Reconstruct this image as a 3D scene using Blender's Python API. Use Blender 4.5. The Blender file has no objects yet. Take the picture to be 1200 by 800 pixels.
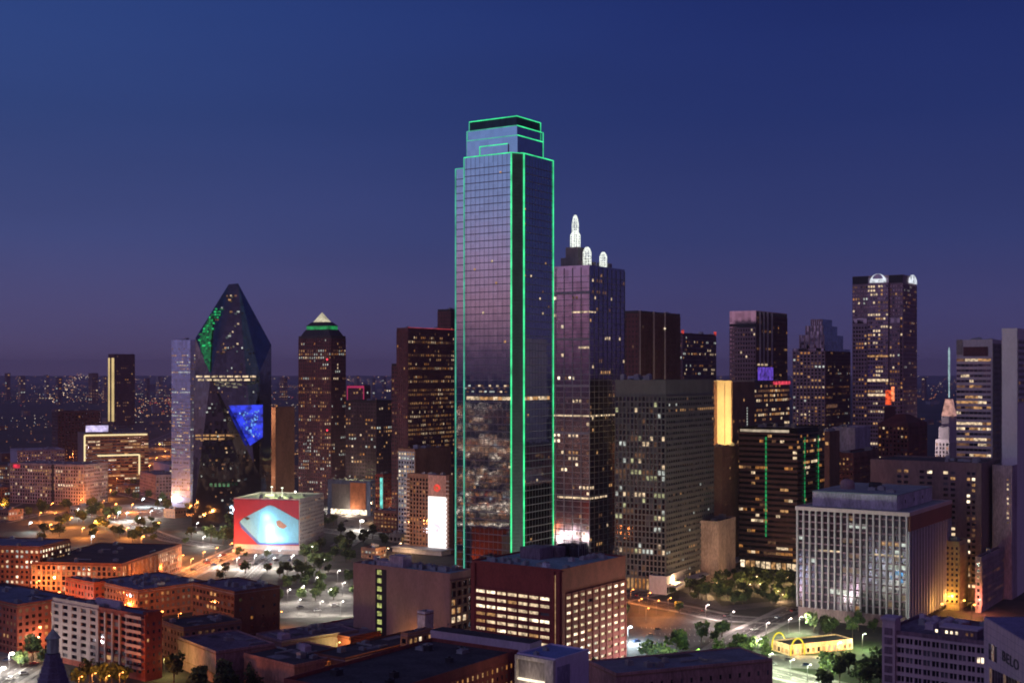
import bpy, math, random
from math import sin, cos, tan, radians, pi, sqrt, atan2
random.seed(11)
R = random.Random(11)
scene = bpy.context.scene
COL = scene.collection

# ------------------------------------------------------------------ camera
F, H, CX, HV = 1534.0, 145.0, 600.0, 437.0      # focal length in photo pixels, eye height, horizon row
cam = bpy.data.cameras.new('camera'); co = bpy.data.objects.new('camera', cam); COL.objects.link(co)
co.location = (0, 0, H); co.rotation_euler = (radians(90), 0, 0)
cam.sensor_width = 36.0; cam.lens = 36.0*F/1200.0; cam.shift_y = (HV-400.0)/1200.0
cam.clip_start = 1.0; cam.clip_end = 200000.0
scene.camera = co

# ------------------------------------------------------------------ world: blue dusk, afterglow behind the viewer's left
WH = radians(-114)                               # heading of the afterglow, from the view axis
wd = bpy.data.worlds.new('World'); scene.world = wd; wd.use_nodes = True
nt = wd.node_tree; N = nt.nodes; Lk = nt.links; N.clear()
tc = N.new('ShaderNodeTexCoord'); sep = N.new('ShaderNodeSeparateXYZ'); Lk.new(tc.outputs['Generated'], sep.inputs[0])
def wramp(stops):
    r = N.new('ShaderNodeValToRGB'); cr = r.color_ramp
    while len(cr.elements) < len(stops): cr.elements.new(0.5)
    for e, (p, c) in zip(cr.elements, stops): e.position = p; e.color = (c[0], c[1], c[2], 1)
    Lk.new(sep.outputs['Z'], r.inputs[0]); return r
def S(r, g, b):                                   # sRGB 0..255 -> linear
    f = lambda v: (v/255/12.92) if v/255 <= .04045 else ((v/255+.055)/1.055)**2.4
    return (f(r), f(g), f(b))
fr = wramp([(0.0, S(80, 68, 104)), (.03, S(70, 66, 110)), (.10, S(51, 60, 111)), (.19, S(36, 50, 106)), (.28, S(29, 44, 104)), (.6, S(30, 36, 82)), (1.0, S(30, 34, 74))])
fl_ = wramp([(0.0, S(90, 76, 110)), (.03, S(82, 76, 117)), (.10, S(64, 74, 124)), (.19, S(50, 70, 126)), (.28, S(44, 69, 130)), (.6, S(34, 44, 92)), (1.0, S(30, 34, 74))])
lrm = N.new('ShaderNodeMapRange'); lrm.interpolation_type = 'SMOOTHSTEP'; lrm.inputs[1].default_value = .25; lrm.inputs[2].default_value = -.50; Lk.new(sep.outputs['X'], lrm.inputs[0])
lrx = N.new('ShaderNodeMix'); lrx.data_type = 'RGBA'; Lk.new(lrm.outputs[0], lrx.inputs[0]); Lk.new(fr.outputs[0], lrx.inputs[6]); Lk.new(fl_.outputs[0], lrx.inputs[7])
west = wramp([(0.0, (.14, .08, .13)), (.015, (.24, .13, .22)), (.05, (.60, .32, .46)), (.085, (.60, .41, .66)), (.13, (.40, .46, .84)), (.18, (.28, .44, .88)), (.35, (.08, .12, .36)), (1.0, (.03, .035, .10))])
back = wramp([(0.0, (.19, .085, .16)), (.1, (.17, .085, .18)), (.35, (.085, .055, .14)), (1.0, (.03, .025, .075))])
dx = N.new('ShaderNodeVectorMath'); dx.operation = 'DOT_PRODUCT'; dx.inputs[1].default_value = (sin(WH), cos(WH), 0); Lk.new(tc.outputs['Generated'], dx.inputs[0])
mr = N.new('ShaderNodeMapRange'); mr.interpolation_type = 'SMOOTHSTEP'; mr.inputs[1].default_value = .25; mr.inputs[2].default_value = .93
Lk.new(dx.outputs['Value'], mr.inputs[0])
mx = N.new('ShaderNodeMix'); mx.data_type = 'RGBA'; Lk.new(mr.outputs[0], mx.inputs[0]); Lk.new(lrx.outputs[2], mx.inputs[6]); Lk.new(west.outputs[0], mx.inputs[7])
BH = radians(150)
d2 = N.new('ShaderNodeVectorMath'); d2.operation = 'DOT_PRODUCT'; d2.inputs[1].default_value = (sin(BH), cos(BH), 0); Lk.new(tc.outputs['Generated'], d2.inputs[0])
m2 = N.new('ShaderNodeMapRange'); m2.interpolation_type = 'SMOOTHSTEP'; m2.inputs[1].default_value = 0; m2.inputs[2].default_value = .8; Lk.new(d2.outputs['Value'], m2.inputs[0])
mb = N.new('ShaderNodeMix'); mb.data_type = 'RGBA'; Lk.new(m2.outputs[0], mb.inputs[0]); Lk.new(mx.outputs[2], mb.inputs[6]); Lk.new(back.outputs[0], mb.inputs[7])
cm = N.new('ShaderNodeMapping'); cm.inputs['Scale'].default_value = (1.2, 1.2, 7); Lk.new(tc.outputs['Generated'], cm.inputs[0])
cn = N.new('ShaderNodeTexNoise'); cn.inputs['Scale'].default_value = 1.6; cn.inputs['Detail'].default_value = 5; Lk.new(cm.outputs[0], cn.inputs['Vector'])
cr_ = N.new('ShaderNodeMapRange'); cr_.inputs[1].default_value = .3; cr_.inputs[2].default_value = .7; cr_.inputs[3].default_value = .94; cr_.inputs[4].default_value = 1.06; Lk.new(cn.outputs[0], cr_.inputs[0])
bg = N.new('ShaderNodeBackground'); Lk.new(mb.outputs[2], bg.inputs[0]); Lk.new(cr_.outputs[0], bg.inputs[1])
sky = N.new('ShaderNodeTexSky'); sky.sky_type = 'NISHITA'; sky.sun_disc = False; sky.sun_elevation = radians(-4.5); sky.sun_rotation = WH
bg2 = N.new('ShaderNodeBackground'); Lk.new(sky.outputs[0], bg2.inputs[0]); bg2.inputs[1].default_value = .03
ad = N.new('ShaderNodeAddShader'); Lk.new(bg.outputs[0], ad.inputs[0]); Lk.new(bg2.outputs[0], ad.inputs[1])
wo = N.new('ShaderNodeOutputWorld'); Lk.new(ad.outputs[0], wo.inputs[0])
# the last afterglow of the sun that has set
sl = bpy.data.lights.new('sun', 'SUN'); so = bpy.data.objects.new('sun', sl); COL.objects.link(so)
sl.energy = .12; sl.angle = radians(30); sl.color = (1, .62, .72)
so.rotation_euler = (radians(82), 0, -WH + radians(180) + radians(0)); so.location = (-300, -200, 500)
# point the sun: light travels from heading WH towards the scene
from mathutils import Vector
so.rotation_euler = Vector((-sin(WH-.3)*cos(.75), -cos(WH-.3)*cos(.75), -sin(.75))).to_track_quat('-Z', 'Y').to_euler()

scene.view_settings.view_transform = 'Standard'; scene.view_settings.look = 'None'
scene.view_settings.exposure = 0.0; scene.view_settings.gamma = 1.0; scene.view_settings.use_curve_mapping = False
scene.render.engine = 'CYCLES'
cy = scene.cycles; cy.use_denoising = True; cy.max_bounces = 5; cy.diffuse_bounces = 2; cy.glossy_bounces = 3
cy.transmission_bounces = 2; cy.volume_bounces = 0; cy.sample_clamp_indirect = 2.5; cy.sample_clamp_direct = 0
scene.render.filter_size = 1.9; cy.filter_width = 1.9; cy.caustics_reflective = False; cy.caustics_refractive = False
try: cy.denoiser = 'OPENIMAGEDENOISE'
except Exception: pass

# ------------------------------------------------------------------ materials
MATS = {}
def base_mat(name):
    m = bpy.data.materials.new(name); m.use_nodes = True
    n = m.node_tree.nodes; b = n.get('Principled BSDF'); return m, n, m.node_tree.links, b
def wall(name, c, rough=.85, var=.34, scale=.12, metal=0.0, spec=.3, bump=.0, streak=True):
    if name in MATS: return MATS[name]
    m, n, l, b = base_mat(name)
    ge = n.new('ShaderNodeNewGeometry'); mp = n.new('ShaderNodeMapping')
    mp.inputs['Scale'].default_value = (1, 1, .35 if streak else 1); l.new(ge.outputs['Position'], mp.inputs[0])
    a = n.new('ShaderNodeTexNoise'); a.inputs['Scale'].default_value = scale; a.inputs['Detail'].default_value = 5; l.new(mp.outputs[0], a.inputs['Vector'])
    a2 = n.new('ShaderNodeTexNoise'); a2.inputs['Scale'].default_value = scale*9; a2.inputs['Detail'].default_value = 3; l.new(mp.outputs[0], a2.inputs['Vector'])
    ma = n.new('ShaderNodeMath'); ma.operation = 'ADD'; l.new(a.outputs[0], ma.inputs[0]); l.new(a2.outputs[0], ma.inputs[1])
    r = n.new('ShaderNodeValToRGB'); r.color_ramp.elements[0].position = .40; r.color_ramp.elements[1].position = .60
    h2 = n.new('ShaderNodeMath'); h2.operation = 'MULTIPLY'; h2.inputs[1].default_value = .5; l.new(ma.outputs[0], h2.inputs[0]); l.new(h2.outputs[0], r.inputs[0])
    r.color_ramp.elements[0].color = (*[x*(1-var) for x in c], 1); r.color_ramp.elements[1].color = (*[min(1, x*(1+var*.8)) for x in c], 1)
    l.new(r.outputs[0], b.inputs['Base Color']); b.inputs['Roughness'].default_value = rough; b.inputs['Metallic'].default_value = metal
    b.inputs['Specular IOR Level'].default_value = spec
    MATS[name] = m; return m
def glass(name, c, rough=.05, wav=.012, metal=1.0, panel=(3, 4), var=.35):
    """coated facade glass: mirrors the dusk sky, each pane tilted a hair"""
    if name in MATS: return MATS[name]
    m, n, l, b = base_mat(name)
    tcn = n.new('ShaderNodeTexCoord'); sp = n.new('ShaderNodeSeparateXYZ'); l.new(tcn.outputs['Object'], sp.inputs[0])
    def cell(sock, w):
        d = n.new('ShaderNodeMath'); d.operation = 'DIVIDE'; d.inputs[1].default_value = w; l.new(sock, d.inputs[0])
        e = n.new('ShaderNodeMath'); e.operation = 'ADD'; e.inputs[1].default_value = .37; l.new(d.outputs[0], e.inputs[0])
        f = n.new('ShaderNodeMath'); f.operation = 'FLOOR'; l.new(e.outputs[0], f.inputs[0]); return f.outputs[0]
    cb = n.new('ShaderNodeCombineXYZ'); l.new(cell(sp.outputs[0], panel[0]), cb.inputs[0]); l.new(cell(sp.outputs[1], panel[0]), cb.inputs[1]); l.new(cell(sp.outputs[2], panel[1]), cb.inputs[2])
    wn = n.new('ShaderNodeTexWhiteNoise'); wn.noise_dimensions = '3D'; l.new(cb.outputs[0], wn.inputs['Vector'])
    sub = n.new('ShaderNodeVectorMath'); sub.operation = 'SUBTRACT'; sub.inputs[1].default_value = (.5, .5, .5); l.new(wn.outputs['Color'], sub.inputs[0])
    sc = n.new('ShaderNodeVectorMath'); sc.operation = 'SCALE'; sc.inputs['Scale'].default_value = wav; l.new(sub.outputs[0], sc.inputs[0])
    ge = n.new('ShaderNodeNewGeometry'); ad = n.new('ShaderNodeVectorMath'); ad.operation = 'ADD'; l.new(ge.outputs['Normal'], ad.inputs[0]); l.new(sc.outputs[0], ad.inputs[1])
    no = n.new('ShaderNodeVectorMath'); no.operation = 'NORMALIZE'; l.new(ad.outputs[0], no.inputs[0]); l.new(no.outputs[0], b.inputs['Normal'])
    mm = n.new('ShaderNodeMix'); mm.data_type = 'RGBA'; l.new(wn.outputs['Value'], mm.inputs[0])
    mm.inputs[6].default_value = (*[x*(1-var) for x in c], 1); mm.inputs[7].default_value = (*[min(1, x*(1+var*.4)) for x in c], 1)
    l.new(mm.outputs[2], b.inputs['Base Color']); b.inputs['Roughness'].default_value = rough; b.inputs['Metallic'].default_value = metal
    MATS[name] = m; return m
def glow(name, c, s, vary=.8, scale=.45, sample=False):
    if name in MATS: return MATS[name]
    m, n, l, b = base_mat(name)
    b.inputs['Base Color'].default_value = (.02, .02, .02, 1); b.inputs['Emission Color'].default_value = (*c, 1); b.inputs['Roughness'].default_value = .3
    if vary:
        ge = n.new('ShaderNodeNewGeometry'); a = n.new('ShaderNodeTexNoise'); a.inputs['Scale'].default_value = scale; a.inputs['Detail'].default_value = 3
        l.new(ge.outputs['Position'], a.inputs['Vector'])
        q = n.new('ShaderNodeMapRange'); q.inputs[1].default_value = .33; q.inputs[2].default_value = .67; q.inputs[3].default_value = s*(1-vary); q.inputs[4].default_value = s*(1+vary)
        l.new(a.outputs[0], q.inputs[0]); l.new(q.outputs[0], b.inputs['Emission Strength'])
    else: b.inputs['Emission Strength'].default_value = s
    if not sample:
        try: m.cycles.emission_sampling = 'NONE'
        except Exception: pass
    MATS[name] = m; return m
W_WARM = glow('lit_warm', (1, .52, .20), .42)
W_PALE = glow('lit_pale', (1, .74, .46), .75)
W_AMB = glow('lit_amber', (1, .40, .10), .34)
W_COOL = glow('lit_cool', (.80, .86, .78), .55)
W_DIM = glow('lit_dim', (.9, .42, .20), .12)
W_BR = glow('lit_bright', (1, .80, .55), 1.6)
W_YG = glow('lit_yellow_green', (.80, .80, .42), .45)
W_RED = glow('lit_red', (1, .08, .05), .45)
W_BLUE_REFL = glow('blue_reflection', (.10, .45, 1), .9)
W_GRN = glow('lit_green', (.10, .55, .25), .25)
DARK = glass('window_glass_dark', (.16, .15, .19), .08, .03, 1.0)
BLIND = wall('window_blind', (.11, .10, .12), .6, .3, .6)
MIX1 = [W_WARM, W_WARM, W_PALE, W_AMB, W_DIM, W_DIM, W_DIM, W_COOL]
MIX2 = [W_PALE, W_PALE, W_COOL, W_WARM, W_BR]
MIX3 = [W_DIM, W_DIM, W_AMB, W_WARM]

# ------------------------------------------------------------------ mesh builder
class MB:
    def __init__(s): s.v = []; s.f = []; s.m = []
    def quad(s, a, b, c, d, mi=0):
        k = len(s.v); s.v += [a, b, c, d]; s.f.append((k, k+1, k+2, k+3)); s.m.append(mi)
    def box(s, x0, x1, y0, y1, z0, z1, mi=0):
        if x1 < x0: x0, x1 = x1, x0
        if y1 < y0: y0, y1 = y1, y0
        k = len(s.v)
        s.v += [(x0, y0, z0), (x1, y0, z0), (x1, y1, z0), (x0, y1, z0), (x0, y0, z1), (x1, y0, z1), (x1, y1, z1), (x0, y1, z1)]
        for q in ((3, 2, 1, 0), (4, 5, 6, 7), (0, 1, 5, 4), (1, 2, 6, 5), (2, 3, 7, 6), (3, 0, 4, 7)):
            s.f.append(tuple(k+i for i in q)); s.m.append(mi)
    def prism(s, poly, z0, z1, mi=0, top=None):
        n = len(poly); k = len(s.v); top = top or poly
        s.v += [(p[0], p[1], z0) for p in poly] + [(p[0], p[1], z1) for p in top]
        s.f.append(tuple(k+n-1-i for i in range(n))); s.m.append(mi)
        s.f.append(tuple(k+n+i for i in range(n))); s.m.append(mi)
        for i in range(n):
            j = (i+1) % n; s.f.append((k+i, k+j, k+n+j, k+n+i)); s.m.append(mi)
    def lathe(s, prof, n=12, x=0, y=0, mi=0, sx=1, sy=1):
        k = len(s.v)
        for (r, z) in prof:
            for i in range(n):
                a = 2*pi*i/n; s.v.append((x+r*cos(a)*sx, y+r*sin(a)*sy, z))
        for j in range(len(prof)-1):
            for i in range(n):
                a = k+j*n+i; b2 = k+j*n+(i+1) % n; s.f.append((a, b2, b2+n, a+n)); s.m.append(mi)
    def tube(s, p, q, r, n=6, mi=0):
        p = Vector(p); q = Vector(q); d = (q-p).normalized(); u = d.orthogonal().normalized(); w = d.cross(u); k = len(s.v)
        for c in (p, q):
            for i in range(n):
                a = 2*pi*i/n; s.v.append(tuple(c+u*r*cos(a)+w*r*sin(a)))
        for i in range(n): s.f.append((k+i, k+(i+1) % n, k+n+(i+1) % n, k+n+i)); s.m.append(mi)
        s.f.append(tuple(k+n-1-i for i in range(n))); s.m.append(mi); s.f.append(tuple(k+n+i for i in range(n))); s.m.append(mi)
    def mesh(s, name, mats):
        me = bpy.data.meshes.new(name); me.from_pydata(s.v, [], s.f)
        for m in (mats if isinstance(mats, (list, tuple)) else [mats]): me.materials.append(m)
        if any(s.m): me.polygons.foreach_set('material_index', s.m)
        me.update(); return me
    def build(s, name, mats, parent=None, loc=None):
        if not s.v: return None
        o = bpy.data.objects.new(name, s.mesh(name, mats)); COL.objects.link(o)
        if parent is not None: o.parent = parent
        if loc: o.location = loc
        return o
def tag(o, label=None, cat=None, group=None, kind=None):
    if label: o['label'] = label
    if cat: o['category'] = cat
    if group: o['group'] = group
    if kind: o['kind'] = kind
    return o
def empty(name, label, cat, loc, rz=0, group=None):
    o = bpy.data.objects.new(name, None); COL.objects.link(o); o.location = loc; o.rotation_euler = (0, 0, rz); o.empty_display_size = 2
    return tag(o, label, cat, group)
def gp(u, v, z=0):                                # photo pixel -> point on the plane z
    D = F*(H-z)/(v-HV); return ((u-CX)*D/F, D)
def at(u, D): return ((u-CX)*D/F, D)
def su(x, y): return CX+F*x/y                     # screen column of a point

# ------------------------------------------------------------------ building kit
WCACHE = {}
ROOF_L = wall('roof_light', (.42, .42, .44), .9, .2, .08, streak=False)
ROOF_M = wall('roof_grey', (.22, .22, .24), .9, .3, .08, streak=False)
ROOF_D = wall('roof_dark', (.06, .055, .065), .9, .4, .1, streak=False)
STEEL = wall('steel', (.35, .35, .38), .5, .15, .5, .6)
class Bld:
    def __init__(s, name, label, uc, D, vt, uL, uR, th=33, cat='building', WA=None, WB=None, h=None, group=None):
        s.x0 = (uc-CX)*D/F; s.D = D; s.th = radians(th); c, q = cos(s.th), sin(s.th)
        k = (uL-CX)/F if uL is not None else 0
        s.WA = WA or (s.x0-k*D)/(c+k*q)
        k = (uR-CX)/F if uR is not None else 0
        s.WB = WB or (k*D-s.x0)/(q-k*c)
        s.h = h or H-(vt-HV)*D/F
        s.o = empty(name, label, cat, (s.x0, D, 0), pi/2-s.th, group); s.cells = []; s.rv = random.Random(sum(map(ord, label)))
    def zv(s, v): return H-(v-HV)*s.D/F           # height seen at row v on the near corner
    def sL(s, u):                                  # distance along the left face seen at column u
        k = (u-CX)/F; return (s.x0-k*s.D)/(cos(s.th)+k*sin(s.th))
    def sR(s, u):
        k = (u-CX)/F; return (k*s.D-s.x0)/(sin(s.th)-k*cos(s.th))
    def P(s, side, a, out, z):
        if side == 'R': return (a, -out+s.oy, z)
        return (-out+s.ox, a, z)
    ox = 0; oy = 0
    def body(s, m, name='wall', x0=0, x1=None, y0=0, y1=None, z0=0, z1=None, roof=ROOF_M, parapet=.9, roofname='roof'):
        x1 = s.WB if x1 is None else x1; y1 = s.WA if y1 is None else y1; z1 = s.h if z1 is None else z1
        b = MB(); b.box(x0, x1, y0, y1, z0, z1-.3); o = b.build(name, m, s.o)
        r = MB(); r.box(x0+.5, x1-.5, y0+.5, y1-.5, z1-.295, z1-.05); ro = r.build(roofname, roof, s.o)
        if parapet:
            p = MB(); t = .45
            p.box(x0-.02, x1+.02, y0-.02, y0+t, z1-.6, z1+parapet); p.box(x0-.02, x1+.02, y1-t, y1+.02, z1-.6, z1+parapet)
            p.box(x0-.02, x0+t, y0+t, y1-t, z1-.6, z1+parapet); p.box(x1-t, x1+.02, y0+t, y1-t, z1-.6, z1+parapet)
            p.build('parapet', m, s.o)
        return o
    def face(s, side, z0, z1, pitch=3.2, fl=3.9, wf=.7, hf=.55, rv=.35, rh=None, m=None, a0=0, a1=None, lit=.1, kinds=MIX1, dark=True,
             piers=True, spans=True, rows=None, name='facade_frame', ox=0, oy=0, nx=None, nz=None, rowvar=1.0):
        s.ox = ox; s.oy = oy
        a1 = (s.WA if side == 'L' else s.WB) if a1 is None else a1
        nx = nx or max(1, round((a1-a0)/pitch)); nz = nz or max(1, round((z1-z0)/fl)); px = (a1-a0)/nx; pz = (z1-z0)/nz
        rh = rv*.8 if rh is None else rh; b = MB()
        def bx(u0, u1, w0, w1, out):
            if side == 'R': b.box(u0, u1, -out+oy, .02+oy, w0, w1)
            else: b.box(-out+ox, .02+ox, u0, u1, w0, w1)
        pw = px*(1-wf)/2; sh = pz*(1-hf)
        if piers:
            for i in range(nx+1):
                c = a0+i*px; bx(max(a0, c-pw), min(a1, c+pw), z0, z1, rv)
        if spans:
            for j in range(nz+1):
                c = z0+j*pz; lo = max(z0+.03, c-sh*.65); hi = min(z1-.03, c+sh*.35)
                if hi > lo: bx(a0+.03, a1-.03, lo, hi, rh)
        if m is not None and b.v: b.build(name, m, s.o)
        w = px*wf; hh = pz*hf
        for j in range(nz):
            rf = s.rv.choice([.2, .5, .9, 1.2, 1.6, 2.2, 4.5 if s.D > 850 else 1.5]) if rowvar else 1
            L = lit*rf
            if rows and j in rows: L = rows[j]
            run = 0; mk = None
            for i in range(nx):
                if run > 0: run -= 1; on = True
                else:
                    on = s.rv.random() < L
                    if on: mk = s.rv.choice(kinds); run = s.rv.choice([0, 0, 0, 1, 2]) if L > .05 else 0
                if on: s.cells.append((side, a0+(i+.5)*px, z0+j*pz+.35*sh+.5*hh, w, hh, mk, ox, oy, 1))
                elif dark: s.cells.append((side, a0+(i+.5)*px, z0+j*pz+.35*sh+.5*hh, w, hh, BLIND if s.rv.random() < .16 else DARK, ox, oy, 0))
    def strip(s, side, a0, a1, z0, z1, out, m, name, ox=0, oy=0, depth=None):
        """a panel standing `out` metres proud of a face, as a part"""
        b = MB(); d = depth if depth is not None else .02
        if side == 'R': b.box(a0, a1, -out+oy, -out+oy+d+.0, z0, z1)
        else: b.box(-out+ox, -out+ox+d, a0, a1, z0, z1)
        return b.build(name, m, s.o)
    def done(s, cap=100):
        def dist(c):
            p = (s.x0, s.D); a = c[1]
            if c[0] == 'R': y = s.D+a*cos(s.th)
            else: y = s.D+a*sin(s.th)
            wfac = (sin(s.th) if c[0] == 'R' else cos(s.th))
            return -(c[3]*wfac*c[4])*1e6/(y*y) - c[8]*1e-3
        cs = sorted(s.cells, key=dist); rest = cs[cap:] ; mats = []
        for c in cs[:cap]:
            key = (round(c[3], 2), round(c[4], 2), c[5].name)
            if key not in WCACHE:
                b = MB(); w, hh = c[3]/2, c[4]/2; b.quad((-w, 0, -hh), (w, 0, -hh), (w, 0, hh), (-w, 0, hh)); WCACHE[key] = b.mesh('window', c[5])
            o = bpy.data.objects.new('window', WCACHE[key]); COL.objects.link(o); o.parent = s.o
            if c[0] == 'R': o.location = (c[1], -.06+c[7], c[2])
            else: o.location = (-.06+c[6], c[1], c[2]); o.rotation_euler = (0, 0, -pi/2)
        if rest:
            b = MB()
            for c in rest:
                if c[5] not in mats: mats.append(c[5])
                w, hh, a, z = c[3]/2, c[4]/2, c[1], c[2]; mi = mats.index(c[5])
                if c[0] == 'R': y = -.06+c[7]; b.quad((a-w, y, z-hh), (a+w, y, z-hh), (a+w, y, z+hh), (a-w, y, z+hh), mi)
                else: x = -.06+c[6]; b.quad((x, a+w, z-hh), (x, a-w, z-hh), (x, a-w, z+hh), (x, a+w, z+hh), mi)
            o = b.build('window', mats, s.o); o['kind'] = 'stuff'
        s.cells = []
    def units(s, n, z, x0=None, x1=None, y0=None, y1=None, smin=2, smax=5, hmax=3, m=None):
        x0 = 2 if x0 is None else x0; y0 = 2 if y0 is None else y0; x1 = s.WB-2 if x1 is None else x1; y1 = s.WA-2 if y1 is None else y1
        for _ in range(n):
            b = MB(); w, d, h = s.rv.uniform(smin, smax), s.rv.uniform(smin, smax), s.rv.uniform(1, hmax)
            x = s.rv.uniform(x0, max(x0+.1, x1-w)); y = s.rv.uniform(y0, max(y0+.1, y1-d))
            b.box(x, x+w, y, y+d, z+.15, z+h); b.box(x-.1, x+w+.1, y-.1, y+d+.1, z+h, z+h+.18)
            b.lathe([(w*.3, z+h+.18), (w*.3, z+h+.6), (w*.2, z+h+.6)], 8, x+w/2, y+d/2)
            b.box(x-.2, x+w+.2, y-.2, y+d+.2, z-.06, z+.15)
            b.build('rooftop_unit', m or STEEL, s.o)

def point(loc, col, power, r=.4, parent=None):
    l = bpy.data.lights.new('lamp_or_added_light', 'POINT'); l.energy = power; l.color = col; l.shadow_soft_size = r
    o = bpy.data.objects.new('lamp_or_added_light', l); COL.objects.link(o); o.location = loc
    if parent is not None: o.parent = parent
    return o

# ================================================================== GROUND
def ground_mat():
    m, n, l, b = base_mat('city_ground')
    ge = n.new('ShaderNodeNewGeometry')
    a = n.new('ShaderNodeTexNoise'); a.inputs['Scale'].default_value = .004; a.inputs['Detail'].default_value = 8; l.new(ge.outputs['Position'], a.inputs['Vector'])
    v = n.new('ShaderNodeTexNoise'); v.inputs['Scale'].default_value = .09; v.inputs['Detail'].default_value = 6; l.new(ge.outputs['Position'], v.inputs['Vector'])
    ad = n.new('ShaderNodeMath'); ad.operation = 'MULTIPLY'; l.new(a.outputs[0], ad.inputs[0]); l.new(v.outputs[0], ad.inputs[1])
    r = n.new('ShaderNodeValToRGB'); r.color_ramp.elements[0].position = .16; r.color_ramp.elements[0].color = (.018, .026, .014, 1)
    r.color_ramp.elements[1].position = .34; r.color_ramp.elements[1].color = (.07, .055, .055, 1)
    l.new(ad.outputs[0], r.inputs[0]); l.new(r.outputs[0], b.inputs['Base Color']); b.inputs['Roughness'].default_value = .9
    return m
b = MB(); b.quad((-60000, -12000, 0), (60000, -12000, 0), (60000, 70000, 0), (-60000, 70000, 0))
tag(b.build('ground', ground_mat()), kind='structure')
ASPH = wall('asphalt', (.075, .07, .072), .75, .45, .06, streak=False)
ASPH2 = wall('lot_asphalt', (.10, .10, .105), .8, .35, .05, streak=False)
CONC = wall('pavement_concrete', (.26, .25, .24), .85, .25, .1, streak=False)
GRASS = wall('lawn', (.035, .055, .022), .95, .4, .2, streak=False)
PAINT = wall('road_paint', (.75, .75, .72), .6, .15, .5, streak=False)
PAINTY = wall('road_paint_yellow', (.65, .45, .08), .6, .15, .5, streak=False)
def sheet(name, pts, z, m, kerb=0):
    b = MB(); P = [gp(*p) for p in pts]
    area = sum(P[i][0]*P[(i+1) % len(P)][1]-P[(i+1) % len(P)][0]*P[i][1] for i in range(len(P)))
    if area < 0: P.reverse()
    b.prism(P, -.3, z); return tag(b.build(name, m), kind='structure')
def road(pts, w=14, lanes=2, z=.02, world=False):
    P = [Vector((*(p if world else gp(*p)), 0)) for p in pts]
    def off(k, d):
        a = P[max(0, k-1)]; c = P[min(len(P)-1, k+1)]; t = (c-a).normalized(); n = Vector((-t.y, t.x, 0)); return P[k]+n*d
    def ribbon(name, d0, d1, z, m, thick=.3):
        b = MB()
        for k in range(len(P)-1):
            a, c, e, f = off(k, d0), off(k, d1), off(k+1, d1), off(k+1, d0)
            q = [(a.x, a.y), (f.x, f.y), (e.x, e.y), (c.x, c.y)]
            if (f-a).cross(e-a).z < 0: q.reverse()
            b.prism(q, z-thick, z)
        tag(b.build(name, m), kind='structure')
    ribbon('road', -w/2, w/2, z, ASPH)
    ribbon('pavement', w/2, w/2+3.5, z+.13, CONC); ribbon('pavement', -w/2-3.5, -w/2, z+.13, CONC)
    b = MB()
    for k in range(len(P)-1):
        t = (P[k+1]-P[k]); L = t.length; t.normalize(); n = Vector((-t.y, t.x, 0))
        for ln in range(1, lanes*2):
            d = -w/2+w*ln/(lanes*2); s = 0
            solid = ln == lanes
            while s < L-1:
                e = min(L, s+(L if solid else 3)); a = P[k]+t*s+n*(d-.12); c = P[k]+t*e+n*(d-.12)
                b.quad((a.x, a.y, z+.006), (c.x, c.y, z+.006), (c.x+n.x*.24, c.y+n.y*.24, z+.006), (a.x+n.x*.24, a.y+n.y*.24, z+.006))
                s = e+(0 if solid else 6)
    tag(b.build('road_marking', PAINT), kind='structure')
zc = [.02]
def rd(*a, **k): zc[0] += .012; k['z'] = zc[0]; road(*a, **k)
# downtown streets that show between the blocks
rd([(735, 700), (760, 706), (800, 713), (850, 724), (905, 727), (960, 716), (1050, 712)], 16)
rd([(650, 720), (735, 700), (790, 687), (836, 672), (870, 664)], 14)
rd([(935, 712), (905, 727), (868, 745), (845, 762), (810, 782), (760, 812)], 14)
rd([(700, 790), (830, 776), (900, 786), (985, 806)], 15)
rd([(1040, 722), (1110, 708), (1150, 694), (1200, 684)], 14)
rd([(0, 800), (60, 765), (140, 722), (205, 680), (262, 652), (330, 622), (400, 596)], 16)
rd([(-20, 706), (60, 700), (100, 712)], 12)
rd([(330, 640), (300, 665), (265, 700)], 12)
rd([(0, 612), (60, 600), (130, 606), (200, 632), (250, 640)], 13)
rd([(150, 560), (200, 534), (240, 515), (300, 497)], 22)
rd([(60, 566), (130, 575), (200, 590), (270, 600)], 14)
rd([(370, 620), (430, 628), (500, 636)], 14)
rd([(400, 640), (440, 616), (470, 590), (492, 566)], 13)
rd([(0, 596), (130, 540), (220, 500)], 18)
sheet('parking_lot', [(738, 722), (800, 722), (838, 736), (826, 752), (790, 766), (736, 768)], .015, ASPH2)
sheet('parking_lot', [(395, 602), (470, 598), (474, 622), (396, 628)], .018, CONC)
sheet('parking_lot', [(250, 652), (345, 652), (352, 666), (236, 670)], .016, wall('worn_paving', (.17, .16, .15), .85, .5, .12, streak=False))
sheet('plaza', [(326, 690), (420, 688), (424, 722), (318, 724)], .019, wall('worn_paving', (.17, .16, .15), .85, .5, .12, streak=False))
sheet('plaza', [(800, 680), (935, 668), (935, 706), (850, 716), (795, 702)], .09, ASPH2)
sheet('lawn', [(820, 684), (930, 680), (932, 702), (846, 710)], .12, wall('planted_bed', (.03, .038, .022), .95, .5, .3, streak=False))
sheet('lawn', [(880, 735), (960, 745), (1030, 752), (1040, 806), (990, 800), (880, 770)], .014, GRASS)
sheet('parking_lot', [(868, 764), (960, 768), (975, 784), (870, 780)], .05, CONC)
sheet('parking_lot', [(-20, 762), (58, 756), (70, 806), (-20, 812)], .011, CONC)
sheet('parking_lot', [(130, 592), (180, 588), (200, 606), (130, 612)], .012, CONC)
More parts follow.
